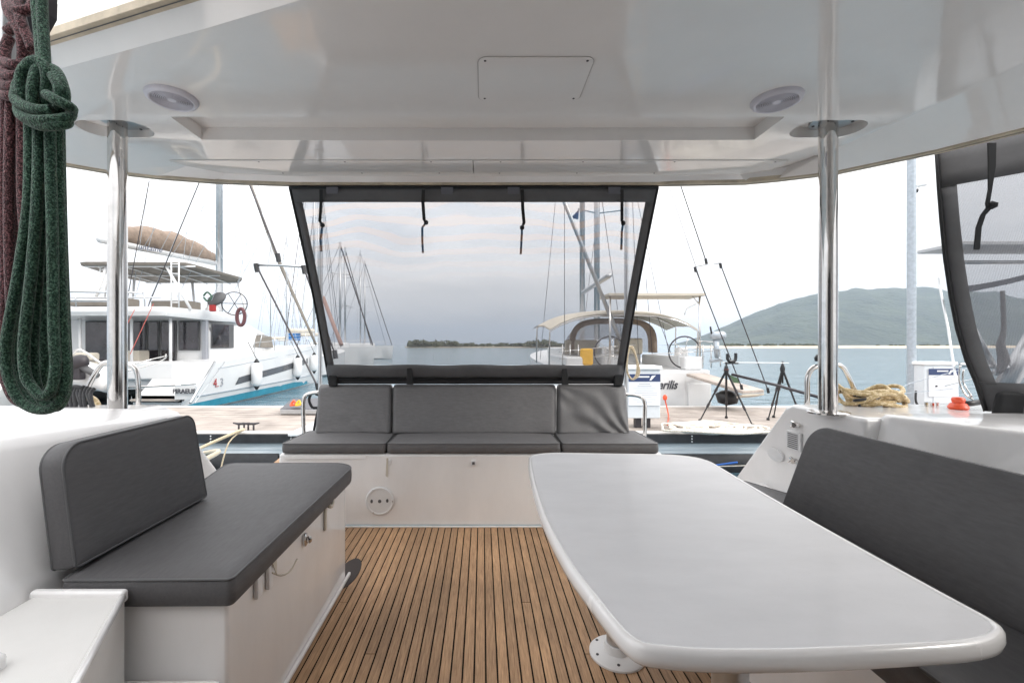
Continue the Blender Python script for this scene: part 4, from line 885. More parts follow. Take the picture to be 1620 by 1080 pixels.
c = PX(515,800,-.722); MB().box(c+Vector((-.003,-.012,-.11)), c+Vector((.004,.008,.04))).build('strap', cream, lb); MB().tube([c+Vector((.01,.0,.01)), c+Vector((.016,.05,.02)), c+Vector((.02,.03,-.01)), c+Vector((.015,0,0))], .009, 6, 3).build('knot', cream, lb, smooth=True)
ls = cushion('seat_cushion', [(-1.175,1.27),(-.700,1.275),(-.695,2.53),(-1.42,2.53)], .083, flatM(.512), fab, rad=[.012,.02,.13,.05], crown=.006, er=.014, seg=9, parent=None)
tag(ls, 'large dark grey seat cushion on the left locker seat', 'cushion')
M = Matrix.Translation((-1.172,1.315,.602)) @ Matrix(((0,0,1,0),(1,0,0,0),(0,1,0,0),(0,0,0,1)))
M = Matrix.Translation((-1.235,1.30,.600)) @ Matrix.Rotation(R(-7),4,'Y') @ Matrix(((0,0,1,0),(1,0,0,0),(0,1,0,0),(0,0,0,1)))
tag(cushion('back_cushion', [(0,0),(.625,0),(.600,.355),(0,.355)], .075, M, fab, rad=[.012,.012,.05,.07], er=.012, crown=.006, pipe_bottom=True, seg=8), 'upright dark grey back cushion leaning on the left coaming', 'cushion')

# left coaming, steps
lc = thing('left_coaming', 'white moulded coaming along the left side of the cockpit', 'coaming', (-1.9,1.2,0))
rings = []
for (yy, xb, xt) in ((-.45,-1.35,-1.72),(.6,-1.22,-1.66),(1.0,-1.21,-1.56),(1.3,-1.225,-1.44),(1.62,-1.29,-1.34),(1.86,-1.28,-1.285),(1.94,-1.30,-1.31)):
    rings.append([(xb,yy,0),(xb-.005,yy,.5),(xt+.035,yy,.935),(xt+.012,yy,.963),(xt-.03,yy,.975),(-2.45,yy,.985),(-2.5,yy,0)])
MB().loft(rings).build('wall', gel, lc, smooth='auto')
o = MB().prism([(-1.64,2.0,0),(-1.64,3.1,0),(-1.64,2.9,.42),(-1.64,2.45,.90),(-1.64,2.38,.935),(-1.64,2.0,.94)], (-.85,0,0)).build('quarter', gel, lc, bevel=.05, seg=4)
stp = thing('boarding_steps', 'white moulded steps at the lower left leading to the helm', 'steps', (-1.1,1,0))
MB().prism([(-1.24,1.262,0),(-.988,1.262,0),(-.831,.929,0),(-.77,.80,0),(-1.24,.3,0)], (0,0,.560)).build('tread', gel_mat, stp, bevel=.018, seg=3)
MB().box((-1.24,1.240,.54),(-.980,1.266,.576)).build('lip', gel, stp, bevel=.01, seg=3)
MB().tube([(-.986,1.245,.558),(-.829,.925,.558),(-.77,.79,.558)], .010, 8).build('edge_bead', gel, stp, smooth=True)
MB().box((-1.06,.95,0),(-.735,1.298,.303)).build('lower_step', gel, stp, bevel=.02, seg=3)
MB().box((-1.40,.80,0),(-1.02,.985,.592)).build('newel', gel, stp, bevel=.015, seg=3)

# right side: settee, coaming
rs = thing('settee_base', 'white moulded settee base on the right of the cockpit', 'settee', (1.2,1.6,0))
MB().prism([(.98,-.4,0),(.98,2.2,0),(1.05,2.62,0),(1.62,2.62,0),(1.62,-.4,0)], (0,0,.46)).build('base', gel, rs, bevel=.02)
tag(cushion('seat_cushion', [(.93,-.3),(1.60,-.3),(1.50,1.95),(1.40,2.13),(1.33,2.29),(1.18,2.40),(.93,2.40)], .10, flatM(.465), fab, rad=[.02,.02,.02,.06,.05,.04,.05], crown=.004), 'long dark grey seat cushion behind the white table', 'cushion')
b0 = Vector((1.27,1.94,.567)); M = Matrix.Translation(b0) @ Matrix.Rotation(R(17),4,'Y') @ Matrix(((0,0,1,0),(-1,0,0,0),(0,1,0,0),(0,0,0,1)))
tag(cushion('back_cushion', [(0,0),(2.2,0),(2.2,.37),(.03,.37)], .085, M, fab, rad=[.015,.02,.05,.10], er=.014, crown=.006, seg=9), 'long dark grey back cushion of the right settee', 'cushion')
# flip so the front faces inboard is handled by the thickness direction
rc_ = thing('right_coaming', 'white moulded coaming and stern quarter along the right side of the cockpit', 'coaming', (2,1.5,0))
o2 = round_poly([Vector((1.66,1.97)),Vector((1.85,1.50)),Vector((2.1,.6)),Vector((2.2,-.45)),Vector((2.6,-.45)),Vector((2.75,1.0)),Vector((2.6,2.0))],[.06,.2,0,0,0,0,.05],4)
rings = [[(p.x-(.22 if p.x < 2.3 else 0), p.y, 0) for p in o2], [(p.x-(.07 if p.x < 2.3 else 0), p.y, .60) for p in o2]]+[[(p.x,p.y,z) for p in inset(o2,i_)] for i_, z in ((0,.925),(.008,.943),(.018,.952),(.028,.955))]
MB().loft(rings).build('wall', gel, rc_, smooth='auto')
q = MB().prism([(1.62,1.93,0),(1.62,3.15,0),(1.62,2.91,.41),(1.62,2.47,.88),(1.62,2.44,.915),(1.62,2.38,.938),(1.62,1.93,.938)], (1.0,0,0)).build('quarter', gel, rc_, bevel=.02, seg=3)
def onq(px, py): return PX(px, py, 1.615)
v = onq(1255,697); vg = MB().box(v+Vector((-.008,-.065,-.045)), v+Vector((.004,.05,.05))).build('vent_grille', gel_shell, rc_, bevel=.004)
mb = MB()
for k in range(8): mb.box(v+Vector((-.0105,-.045,-.036+k*.010)), v+Vector((-.0085,.03,-.032+k*.010)))
mb.build('slot', holem, vg)
v = onq(1228,719); MB().lathe([(0,0),(.055,0),(.054,.008),(.03,.012),(0,.013)], Matrix.Translation(v) @ Matrix.Rotation(R(-90),4,'Y') @ Matrix.Diagonal((.62,1.25,1,1)), 30).build('oval_plate', gel_shell, rc_, smooth='auto')
for i_, (px, py, ex, ey) in enumerate(((1262,672,1208,680),(1260,729,1120,738))):
    v = onq(px, py)+Vector((-.012,0,0)); mb = MB(); mb.tube([v+Vector((0,.03,.012)), v+Vector((0,-.03,-.002))], .007, 8); mb.tube([v+Vector((0,.03,-.012)), v+Vector((0,-.03,.008))], .007, 8); mb.lathe([(0,-.01),(.014,-.01),(.014,.01),(0,.01)], Matrix.Translation(v) @ Matrix.Rotation(R(90),4,'Y'), 12)
    mb.build('padeye', steel, rc_, smooth='auto')
    tag(MB().tube([v, P((px+ex)/2, (py+ey)/2+2, 2.95), P(ex, ey, 3.5 if i_ == 0 else 3.9)], .0035, 5, 4).build('guard_line', rope_w if i_ == 0 else rope_w, smooth=True), ['thin line from the upper steel eye on the right quarter', 'thin line from the lower steel eye on the right quarter'][i_], 'line')
# stern hoops
def hoop(pts, d, label, parent_cat='rail', r=.0125):
    return tag(MB().tube([P(a_, b_, d) for a_, b_ in pts], r, 10, 5).build('grab_rail', steel, smooth=True), label, parent_cat, 'stainless grab rails at the stern')
hoop([(130,640),(137,618),(150,592),(162,576),(175,573),(200,576),(212,581),(217,592),(219,612),(219,640)], 2.45, 'stainless hoop rail behind the left roof post')
hoop([(1277,640),(1277,615),(1278,595),(1286,582),(1298,579),(1322,577),(1332,580),(1340,592),(1352,618),(1362,645)], 2.42, 'stainless hoop rail behind the right roof post')
hoop([(481,700),(480,660),(480,635),(484,625),(496,621),(504,620)], 3.75, 'small bent steel rail at the left end of the aft bench', r=.016)
hoop([(1020,700),(1020,660),(1020,638),(1016,629),(1005,625),(990,624)], 3.75, 'small bent steel rail at the right end of the aft bench', r=.016)
tag(MB().lathe([(0,-.01),(.022,-.008),(.026,.01),(.016,.028),(0,.032)], Matrix.Translation(P(1297,569,2.42)), 14).build('rail_knob', blackp, smooth=True), 'black ball knob on the right hoop rail', 'knob')

# roof posts
pg = 'polished steel posts carrying the roof'
def post(px, label, zb):
    x = (px-CX)*2.12/F; t = thing('roof_post', label, 'post', (x,2.12,zb), pg)
    MB().tube([(x,2.12,zb),(x,2.12,2.30)], .0385, 28).build('tube', steel, t, smooth='auto')
    MB().lathe([(0,0),(.085,0),(.085,.008),(.05,.016),(0,.016)], Matrix.Translation((x,2.12,zb)), 24).build('foot_flange', steel, t, smooth='auto')
    f = MB().lathe([(0,0),(.10,0),(.10,.012),(0,.012)], Matrix.Translation((x+.028,2.115,2.287)), 28).build('head_flange', alu, t, smooth='auto')
    mb = MB()
    for a in range(5): mb.lathe([(0,-.003),(.006,-.003),(.006,.0),(0,.0)], Matrix.Translation((x+.028+.082*math.cos(a*1.25),2.115+.082*math.sin(a*1.25),2.287)), 8)
    mb.build('screw', rust, f)
    return x
xpl = post(186, 'polished steel roof post at the left of the cockpit', .93); xpr = post(1310, 'polished steel roof post at the right of the cockpit', .93)

# roof
roof = thing('roof', 'glossy white hard roof over the cockpit', 'roof', (0,1.2,2.25))
RZ = 2.25
crease = [(2.25,-.6),(2.15,.8),(1.95,1.58),(1.92,1.75),(1.87,2.03),(1.80,2.32),(1.70,2.60),(1.50,2.66),(1.05,2.70),(-.05,2.705),(-1.16,2.70),(-1.48,2.65),(-1.64,2.54),(-1.78,2.33),(-1.90,2.045),(-1.84,1.82),(-1.56,1.66),(-.864,1.437),(-.52,1.32),(-.40,1.1),(-.40,-.6)]
gk = [(2.50,-.6,2.13),(2.45,.8,2.13),(2.33,1.62,2.13),(*PZ(1620,203,2.13),),(*PZ(1480,238,2.15),),(*PZ(1320,272,2.17),),(*PZ(1230,283,2.19),),(*PZ(1180,287.5,2.205),),(*PZ(1040,290,2.215),),(*PZ(750,290.5,2.215),),(*PZ(460,290,2.215),),(*PZ(340,286,2.205),),(*PZ(250,279,2.20),),(*PZ(170,270,2.18),),(*PZ(95,257,2.16),),(-2.28,1.88,2.2),(*PZ(78,70,2.30),),(*PZ(318,-4,2.30),),(-.50,1.22,2.30),(-.36,1.02,2.30),(-.36,-.6,2.30)]
n = len(crease); rings = [[(x_,y_,RZ) for x_, y_ in crease], [Vector(g_) for g_ in gk], [Vector((g_[0],g_[1],2.43)) for g_ in gk]]
mb = MB(); mb.loft(rings)
ceil = mb.build('ceiling', gel_roof, roof)
def cutter(mbx):
    o = mbx.build('cut', gel_roof, origin=(0,0,0)); return o
def boolean(o, cut):
    md = o.modifiers.new('b', 'BOOLEAN'); md.operation = 'DIFFERENCE'; md.object = cut; md.solver = 'EXACT'
    bpy.context.view_layer.update(); dg = bpy.context.evaluated_depsgraph_get(); me = bpy.data.meshes.new_from_object(o.evaluated_get(dg)); o.modifiers.clear(); old = o.data; o.data = me
    bpy.data.objects.remove(cut)
cm_ = MB(); yb = [(x_, 2.235-.010*(x_/1.3)**2) for x_ in [-1.37+2.70*k/12 for k in range(13)]]
cm_.prism([(-1.37,2.0,2.24)]+[(x_,y_,2.24) for x_,y_ in yb]+[(1.33,2.0,2.24)], (0,0,.072)); boolean(ceil, cutter(cm_))
for xp, s in ((xpl,1),(xpr,-1)):
    c2_ = MB(); pts = round_poly([Vector((xp-.155*1-.01,2.03)),Vector((xp+.155,2.03)),Vector((xp+.155,2.20)),Vector((xp-.165,2.20))], .084, 8)
    c2_.prism([(p.x,p.y,2.24) for p in pts], (0,0,.06)); boolean(ceil, cutter(c2_))
b_ = ceil.modifiers.new('bevel','BEVEL'); b_.width = .006; b_.segments = 3; b_.limit_method = 'ANGLE'; b_.angle_limit = R(25)
ceil.data.polygons.foreach_set('use_smooth', [True]*len(ceil.data.polygons)); ceil.data.set_sharp_from_angle(angle=R(20)); b_.harden_normals = True
ctr = Vector((0.1,1.0,0)); prf = [Vector(g_) for g_ in gk]
mb = MB(); outr = []
for dz, dn in ((-.006,-.004),(.020,-.004),(.020,.036),(-.010,.036)):
    n2 = inset([Vector((g_[0],g_[1])) for g_ in gk], -dn); outr.append([Vector((p.x,p.y,g_[2]+dz)) for p, g_ in zip(n2, gk)])
idx = list(range(0, n-1)); rr = [[outr[j][i_] for j in range(4)] for i_ in idx]
mb.loft(rr); mb.build('gasket', gasket, roof, bevel=.003)
mb = MB(); outr2 = [[Vector((p.x,p.y,g_[2]+dz)) for p, g_ in zip(inset([Vector((g_[0],g_[1])) for g_ in gk], -dn_), gk)] for dz, dn_ in ((-.0085,.014),(-.0092,.019))]
mb.loft([[outr2[0][i_], outr2[1][i_]] for i_ in idx], False, False); mb.build('gasket_groove', mat_pipe, roof)
# inspection panels and hatch
mat_seam = mat('panel_seam', (.42,.39,.37), .5)
def panel(x0, x1, y0, y1, name, screws, rad=.012):
    o2 = round_poly([Vector((x0,y0)),Vector((x1,y0)),Vector((x1,y1)),Vector((x0,y1))], rad, 4)
    p_ = MB().prism([(p.x,p.y,RZ-.0035) for p in o2], (0,0,.0035)).build(name, gel_roof, roof, bevel=.0015)
    gk_ = MB(); g2 = inset(o2, -.0035); gk_.loft([[(p.x,p.y,RZ-.0008) for p in o2], [(p.x,p.y,RZ-.0008) for p in g2]], True, False); gk_.build('seam', mat_seam, p_)
    mb = MB()
    for sx, sy in screws: mb.lathe([(0,-.0015),(.0045,-.001),(.005,0),(0,0)], Matrix.Translation((sx,sy,RZ-.0036)), 10)
    mb.build('screw', rust, p_)
panel(-1.76,-.053,2.468,2.664,'inspection_panel',[(-1.70,2.485),(-1.22,2.485),(-.75,2.485),(-.28,2.485),(-1.70,2.648),(-1.16,2.648),(-.70,2.648),(-.25,2.648)])
panel(-.049,1.66,2.468,2.664,'inspection_panel',[(.10,2.485),(.55,2.485),(1.05,2.485),(1.6,2.485),(.1,2.648),(.55,2.648),(1.0,2.648),(1.6,2.648)])
panel(-.014,.393,1.582,1.865,'ceiling_hatch',[(.01,1.60),(.37,1.60),(.01,1.845),(.37,1.845)], .03)
def speaker(px, py, label):
    c = PZ(px, py, RZ-.008); M = Matrix.Translation((c.x,c.y,RZ)) @ Matrix.Rotation(R(180),4,'X')
    t = thing('ceiling_speaker', label, 'speaker', (c.x,c.y,RZ), 'round speakers in the ceiling')
    MB().lathe([(0,0),(.094,0),(.094,.006),(.090,.014),(.080,.019),(.074,.016),(.072,.006),(0,.006)], M, 40).build('rim', grey_spk, t, smooth='auto')
    g = MB()
    g.lathe([(0,.0),(.072,.0),(.072,.010),(0,.013)], M, 36); gr = g.build('grille', grill, t, smooth='auto')
    g = MB()
    for k in range(9):
        r_ = .018+k*.0062; g.lathe([(r_,.0105),(r_+.0016,.0145),(r_+.0026,.0145),(r_+.0036,.0105)], M, 32)
    for k in range(24): a = 2*math.pi*k/24; g.tube([M @ Vector((.018*math.cos(a),.018*math.sin(a),.0135)), M @ Vector((.071*math.cos(a),.071*math.sin(a),.0115))], .0009, 4)
    g.lathe([(0,.015),(.016,.0145),(.017,.012)], M, 20); g.build('grille_ring', grey_spk, gr)
speaker(272, 157, 'round grey ceiling speaker near the left roof post'); speaker(1229, 160, 'round grey ceiling speaker near the right roof post')

# saloon bulkhead behind the camera
sal = thing('saloon_bulkhead', 'white saloon bulkhead behind the cockpit with dark glass door', 'bulkhead', (0,-.6,0))
mb = MB(); mb.box((-2.6,-.66,0),(-1.0,-.58,2.24)); mb.box((1.2,-.66,0),(2.75,-.58,2.24)); mb.box((-1.0,-.66,1.95),(1.2,-.58,2.24)); mb.build('wall', gel, sal)
MB().box((-1.0,-.64,0),(1.2,-.61,1.95)).build('door', darkglass, sal)

# ------------------------------------------------------------------ table
tb_ = thing('table', 'white cockpit table with rounded raised edge', 'table', (.6,1.4,0))
TZ = .735
ctl = [(838,721),(970,720),(1108,721),(1160,752),(1245,802),(1400,890),(1520,958),(1574,991),(1595,1014),(1560,1034),(1420,1043),(1250,1051),(1120,1051),(1050,1045),(1010,1039),(982,1018),(956,985),(930,950),(893,900),(858,830),(842,775),(836,740)]
sm = [Vector((p.x,p.y)) for p in (PZ(a_,b_,TZ-{1:.010,2:.006,3:.005,4:.005,5:.006,6:.009,7:.014,8:.019}.get(k_,.020)) for k_, (a_, b_) in enumerate(ctl))]
for _ in range(3):
    q_ = []
    for i_ in range(len(sm)):
        a_, b_ = sm[i_], sm[(i_+1) % len(sm)]; q_ += [a_*.75+b_*.25, a_*.25+b_*.75]
    sm = q_
prof_t = [(.045,TZ-.042),(.008,TZ-.040),(.0,TZ-.033),(-.003,TZ-.022),(-.002,TZ-.008),(.002,TZ-.001),(.007,TZ+.001),(.012,TZ),(.015,TZ-.0025),(.022,TZ-.010)]
MB().loft([[(p.x,p.y,z) for p in inset(sm, i_)] for i_, z in prof_t], True, False).build('rim', gel, tb_, smooth=True)
MB().prism([(p.x,p.y,TZ-.02) for p in inset(sm, .0135)], (0,0,.0180)).build('top', tabtop, tb_)
MB().prism([(p.x,p.y,TZ-.043) for p in inset(sm, .040)], (0,0,.025)).build('underside', gel, tb_)
for x_, y_ in ((.615,1.13),(.545,1.84)):
    l_ = MB().tube([(x_,y_,.02),(x_,y_,TZ-.05)], .042, 24).build('leg', alu, tb_, smooth='auto')
    f_ = MB().lathe([(0,.0005),(.110,.0005),(.110,.008),(.102,.016),(.055,.022),(.05,.05),(0,.05)], Matrix.Translation((x_,y_,0)), 36).build('base_plate', alu if False else gel_shell, l_, smooth='auto')
    mb = MB()
    for k in range(6): mb.lathe([(0,.0),(.006,0),(.006,.003),(0,.003)], Matrix.Translation((x_+.09*math.cos(k*1.047+.3),y_+.09*math.sin(k*1.047+.3),.0165)), 8)
    mb.build('screw', rust, l_)

# ------------------------------------------------------------------ aft screen
sc = thing('aft_screen', 'grey framed mesh sunscreen stretched between roof edge and aft bench', 'screen', (-.07,3.2,.95))
T0 = P(459,297,2.755); T1 = P(1040,297,2.755); B0 = P(521,604,3.62); B1 = P(984,604,3.62)
def SC(u, v):     # u across, v down
    p = (T0*(1-v)+B0*v)*(1-u)+(T1*(1-v)+B1*v)*u; return p+Vector((0, .03*math.sin(math.pi*v), 0))
def v_of(py):
    lo, hi = 0, 1
    for _ in range(40):
        m_ = (lo+hi)/2; p = SC(.5, m_); y_ = CY-(p.z-H)*F/p.y
        if y_ < py: lo = m_
        else: hi = m_
    return lo
def patch(u0, u1, v0, v1, nu, nv, fwd=0, ul=None):
    g = []
    for j in range(nv+1):
        v = v0+(v1-v0)*j/nv
        g.append([SC(u0+(u1-u0)*i_/nu, v)+Vector((0,-fwd,0)) for i_ in range(nu+1)])
    return g
va, vb, vc = v_of(320), v_of(577), v_of(598)
ms = MB().loft(patch(.022,.978,va,vb,24,24), False, False).build('mesh_panel', screen_mesh, sc)
mb = MB()
for q_ in (patch(0,1,0.0,va,30,3,.004), patch(0,.026,va,vb,2,24,.004), patch(.974,1,va,vb,2,24,.004)): mb.loft(q_, False, False)
g = patch(0,1,vb,vc,40,4,.004)
for j, row in enumerate(g):
    for i_, p in enumerate(row): p.y -= .012*math.sin(j/4*math.pi)*(1+.5*math.sin(i_*.9)); p.z += .003*math.sin(i_*.7)*(1 if j < 2 else 0)
mb.loft(g, False, False); o = mb.build('border', band, sc, smooth=True); md = o.modifiers.new('s','SOLIDIFY'); md.thickness = .003
mb = MB(); mb.tube([SC(0,0)+Vector((0,-.01,0)), SC(1,0)+Vector((0,-.01,0))], .0105, 8); mb.tube([SC(0,k/10)+Vector((0,-.004,0)) for k in range(11)], .0085, 8); mb.tube([SC(1,k/10)+Vector((0,-.004,0)) for k in range(11)], .0085, 8); mb.build('edge_binding', black, sc, smooth=True)
mb = MB(); g = patch(0,1,vc,1.012,40,3,.02); mb.loft(g, False, False); mb.loft(patch(.0,1,vc,1.012,40,3,-.03), False, False); mb.tube([SC(0,1.0)+Vector((0,-.02,0)), SC(1,1.0)+Vector((0,-.02,0))], .012, 8)
mb.build('rolled_hem', black, sc, smooth=True)
for u in (.28,.80):
    p = SC(u, (vb+vc)/2)+Vector((0,-.03,0)); MB().prism([p+Vector((-.022,0,.06)), p+Vector((.012,0,.05)), p+Vector((.028,0,-.10)), p+Vector((-.026,0,-.10))], (0,.01,0)).build('clip', black, sc, bevel=.004)
for u in (.018,.982):
    p = SC(u, .985)+Vector((0,-.04,0)); MB().box(p+Vector((-.035,0,-.05)), p+Vector((.035,.03,.10))).build('corner_pocket', black, sc, bevel=.012)
for pts, fl_ in (([(508,300),(508,320),(506,350),(510,356),(507,378),(508,398)],0),([(670,300),(669,320),(671,348),(674,352),(668,360),(668,380),(669,400)],1),([(826,300),(827,330),(829,352),(826,360),(825,380),(824,402)],1),([(984,300),(984,330),(984,350),(986,353),(984,365),(983,395)],0)):
    q_ = [P(a_, b_, 2.72+.0032*(b_-300)) for a_, b_ in pts]; mb = MB(); ww = .010
    mb.loft([[p+Vector((-ww*(1 if k < 3 else .7),0,0)), p+Vector((ww*(1 if k < 3 else .7),0,0)), p+Vector((ww*.7,.004,0)), p+Vector((-ww*.7,.004,0))] for k, p in enumerate(q_)]); k_ = q_[3]
    mb.lathe([(0,-.016),(.013,-.010),(.015,.004),(.008,.014),(0,.016)], Matrix.Translation(k_), 10)
    s_ = mb.build('strap', black, sc, smooth='auto')
for px in (528,708,812,970):
    p = P(px,304,2.765)+Vector((0,-.03,0)); MB().box(p+Vector((-.036,0,-.020)), p+Vector((.036,.003,.02))).build('label_patch', mat('care_label', (.13,.13,.15), .6), sc)
# roof struts
tag(MB().tube([P(506,690,3.9), P(508,352,3.9)], .017, 12).build('roof_strut', alu, smooth='auto'), 'thin steel tube standing behind the left side of the screen', 'tube', 'thin tubes behind the aft screen')
tag(MB().tube([P(990,690,3.9), P(991,320,3.9)], .017, 12).build('roof_strut', alu, smooth='auto'), 'thin steel tube standing behind the right side of the screen', 'tube', 'thin tubes behind the aft screen')
mb = MB(); c = P(996,575,3.75)
for k in range(3): mb.tube([c+Vector((.0+.01*k,0,.14)), c+Vector((.055,0,.05)), c+Vector((.06+.01*k,0,-.08)), c+Vector((.02,0,-.13)), c+Vector((-.02,0,-.06)), c+Vector((-.015,0,.08))], .008, 6, 5, closed=True)
tag(mb.build('rope_hank', rope_c, smooth=True), 'tan hank of thin rope hanging beside the right edge of the screen', 'rope')
tag(MB().tube([P(505,625,3.8), P(494,622,3.8), P(489,632,3.8), P(494,644,3.8), P(503,646,3.8), P(500,662,3.8), P(496,684,3.8)], .012, 6, 4).tube([P(505,640,3.78),P(504,660,3.78),P(500,690,3.78)], .012, 6, 3).build('rope_hank', rope_k, smooth=True), 'black line looped beside the left back cushion of the aft bench', 'rope')

# ------------------------------------------------------------------ right side screen
ss = thing('side_screen', 'grey bordered mesh side curtain hanging from the roof at the right', 'screen', (2.3,2.1,.95))
def SD(s, v):    # s along the roof edge (0 aft edge), v down
    ledge = [(1482,236),(1486,300),(1490,350),(1496,410),(1505,470),(1515,520),(1530,570),(1545,605),(1560,650)]
    k = v*(len(ledge)-1); i_ = min(int(k), len(ledge)-2); q = k-i_
    px = ledge[i_][0]*(1-q)+ledge[i_+1][0]*q; py = ledge[i_][1]*(1-q)+ledge[i_+1][1]*q
    d = 2.262*(1-v)+2.03*v; p = P(px, py, d)
    top_dir = Vector((.21,-.24,0)).normalized(); bot_dir = Vector((.24,-.20,-.0)).normalized()
    return p+(top_dir*(1-v)+bot_dir*v)*s*1.5
def sdp(s0, s1, v0, v1, ns, nv, off=0): return [[SD(s0+(s1-s0)*i_/ns, v0+(v1-v0)*j/nv)+Vector((-off*.7,-off*.7,0)) for i_ in range(ns+1)] for j in range(nv+1)]
MB().loft(sdp(.035,1,.115,.875,10,20), False, False).build('mesh_panel', side_mesh, ss)
mb = MB(); 
for a_ in ((0,1,0,.12,12,3),(0,.04,.115,.88,2,20),(0,1,.87,1.0,12,4)): mb.loft(sdp(*a_, off=.003), False, False)
o = mb.build('border', band, ss, smooth=True); md = o.modifiers.new('s','SOLIDIFY'); md.thickness = .003
MB().tube([SD(0,k/16)+Vector((-.006,-.004,0)) for k in range(17)], .008, 8).build('edge_binding', black, ss, smooth=True)
pts = [(1570,226),(1570,262),(1567,300),(1563,322),(1566,328),(1556,340),(1549,360),(1546,395)]
q_ = [P(a_, b_, 2.0+.0006*(b_-226)) for a_, b_ in pts]; mb = MB()
mb.loft([[p+Vector((-w_,0,0)), p+Vector((w_,0,0)), p+Vector((w_,.005,0)), p+Vector((-w_,.005,0))] for p, w_ in zip(q_, (.018,.016,.008,.009,.014,.011,.012,.013))]); mb.lathe([(0,-.02),(.018,-.01),(.02,.006),(0,.02)], Matrix.Translation(q_[4]+Vector((.01,0,.01))), 10); mb.build('strap', black, ss)
p0 = SD(.05,.99); MB().loft([[p0+Vector((-.05*s_-.02,-.01,z)), p0+Vector((.06*s_,-.03,z)), p0+Vector((.06*s_,.02,z)), p0+Vector((-.05*s_-.02,.02,z))] for s_, z in ((.6,.08),(1,.0),(1.1,-.09),(.8,-.14))]).build('corner_pocket', black, ss, bevel=.02)
# orange light by the screen
ol = thing('marker_light', 'small orange marker light on a black bracket beside the side screen', 'light', P(1520,655,2.2))
c = P(1516,638,2.2); MB().lathe([(0,-.04),(.028,-.038),(.040,-.018),(.030,.0),(.022,.004),(.026,.02),(.020,.030),(0,.032)], Matrix.Translation(c), 20).build('lens', orange, ol, smooth='auto')
MB().tube([c+Vector((.02,0,.0)), c+Vector((.06,0,.0)), P(1550,636,2.2)], .014, 8).build('bracket', blackp, ol, smooth=True)
MB().tube([P(1519,578,2.25), P(1517,600,2.25), P(1526,622,2.22), P(1540,632,2.2)], .004, 6, 4).tube([P(1524,585,2.25), P(1524,605,2.25), P(1538,628,2.2)], .004, 6, 4).build('cable', steel, ol, smooth=True)
tag(MB().lathe([(0,0),(.022,0),(.022,.05),(0,.05)], Matrix.Translation(P(1471,652,2.3)), 12).lathe([(0,0),(.010,0),(.010,.05),(0,.05)], Matrix.Translation(P(1482,652,2.3)), 12).build('deck_fitting', steel, smooth='auto'), 'pair of short steel deck fittings by the power cabinet', 'fitting')
tag(MB().tube([P(1370,640,2.3), P(1440,606,2.6), P(1545,578,2.9)], .0022, 4).tube([P(1400,625,2.3), P(1480,617,2.6), P(1560,610,2.9)], .0022, 4).build('guard_wire', galv), 'thin guard wires running from the rope coil to the right', 'wire')

# yellow coil on right quarter
mb = MB(); c0 = P(1380,640,2.36); rn = random.Random(4)
for k in range(9):
    a0 = rn.uniform(0,6.28); rx_ = rn.uniform(.10,.165); ry_ = rn.uniform(.05,.10); pts = []
    ox = rn.uniform(-.03,.03); oz = .008+.008*k
    for j in range(14):
        a = a0+j*2*math.pi/14; pts.append(c0+Vector((ox+rx_*math.cos(a), ry_*math.sin(a), oz+.02*math.sin(a*2+k)+.012*math.sin(a*3))))
    mb.tube(pts, .0105, 8, 3, closed=True)
tag(mb.build('rope_coil', rope_y, smooth=True), 'heap of yellow flecked rope coiled on the right stern quarter', 'rope')
mb = MB(); c = P(1362,640,2.30)
mb.tube([c+Vector((-.01,0,.005)), c+Vector((-.03,-.03,-.03)), P(1347,660,2.24), P(1347,672,2.22), P(1351,674,2.22), P(1356,660,2.24), c+Vector((.0,-.02,-.02))], .0065, 8, 4)
mb.tube([c+Vector((.03*math.cos(k),.02*math.sin(k),.01+.004*k)) for k in range(10)], .007, 8, 3); tag(mb.build('lashing', rope_k, smooth=True), 'black lashing tied round the foot of the right hoop rail', 'lashing')
# black rope + cream rope on left quarter
mb = MB()
for k in range(9):
    x0 = 103+k*5.2; mb.tube([P(x0+5,612+2*math.sin(k),2.35), P(x0-1,622,2.33), P(x0+2+3*math.sin(k*2),640,2.3), P(x0+6,662,2.28)], .0095, 8, 4)
mb.tube([P(108,616,2.34), P(118,611,2.34), P(130,614,2.34), P(124,622,2.34), P(140,628,2.34), P(148,645,2.3), P(150,662,2.3)], .0095, 8, 4)
tag(mb.build('rope_hank', rope_k, smooth=True), 'black mooring rope draped at the foot of the left hoop rail', 'rope')
mb = MB()
for k in range(3): mb.tube([P(132+k*4,626,2.5), P(143+k*4,632,2.48), P(150+k*4,645,2.46), P(152+k*4,662,2.45)], .011, 8, 4)
tag(mb.build('rope_hank', rope_y, smooth=True), 'cream rope lying behind the black rope on the left quarter', 'rope')

tag(MB().tube([P(1060,739,7.2), P(1110,738,6.4), P(1166,731,5.6)], .012, 6, 3).build('mooring_line', mat('blue_rope', (.03,.13,.45), .8), smooth=True), 'blue line lying just above the water right of the table', 'rope')
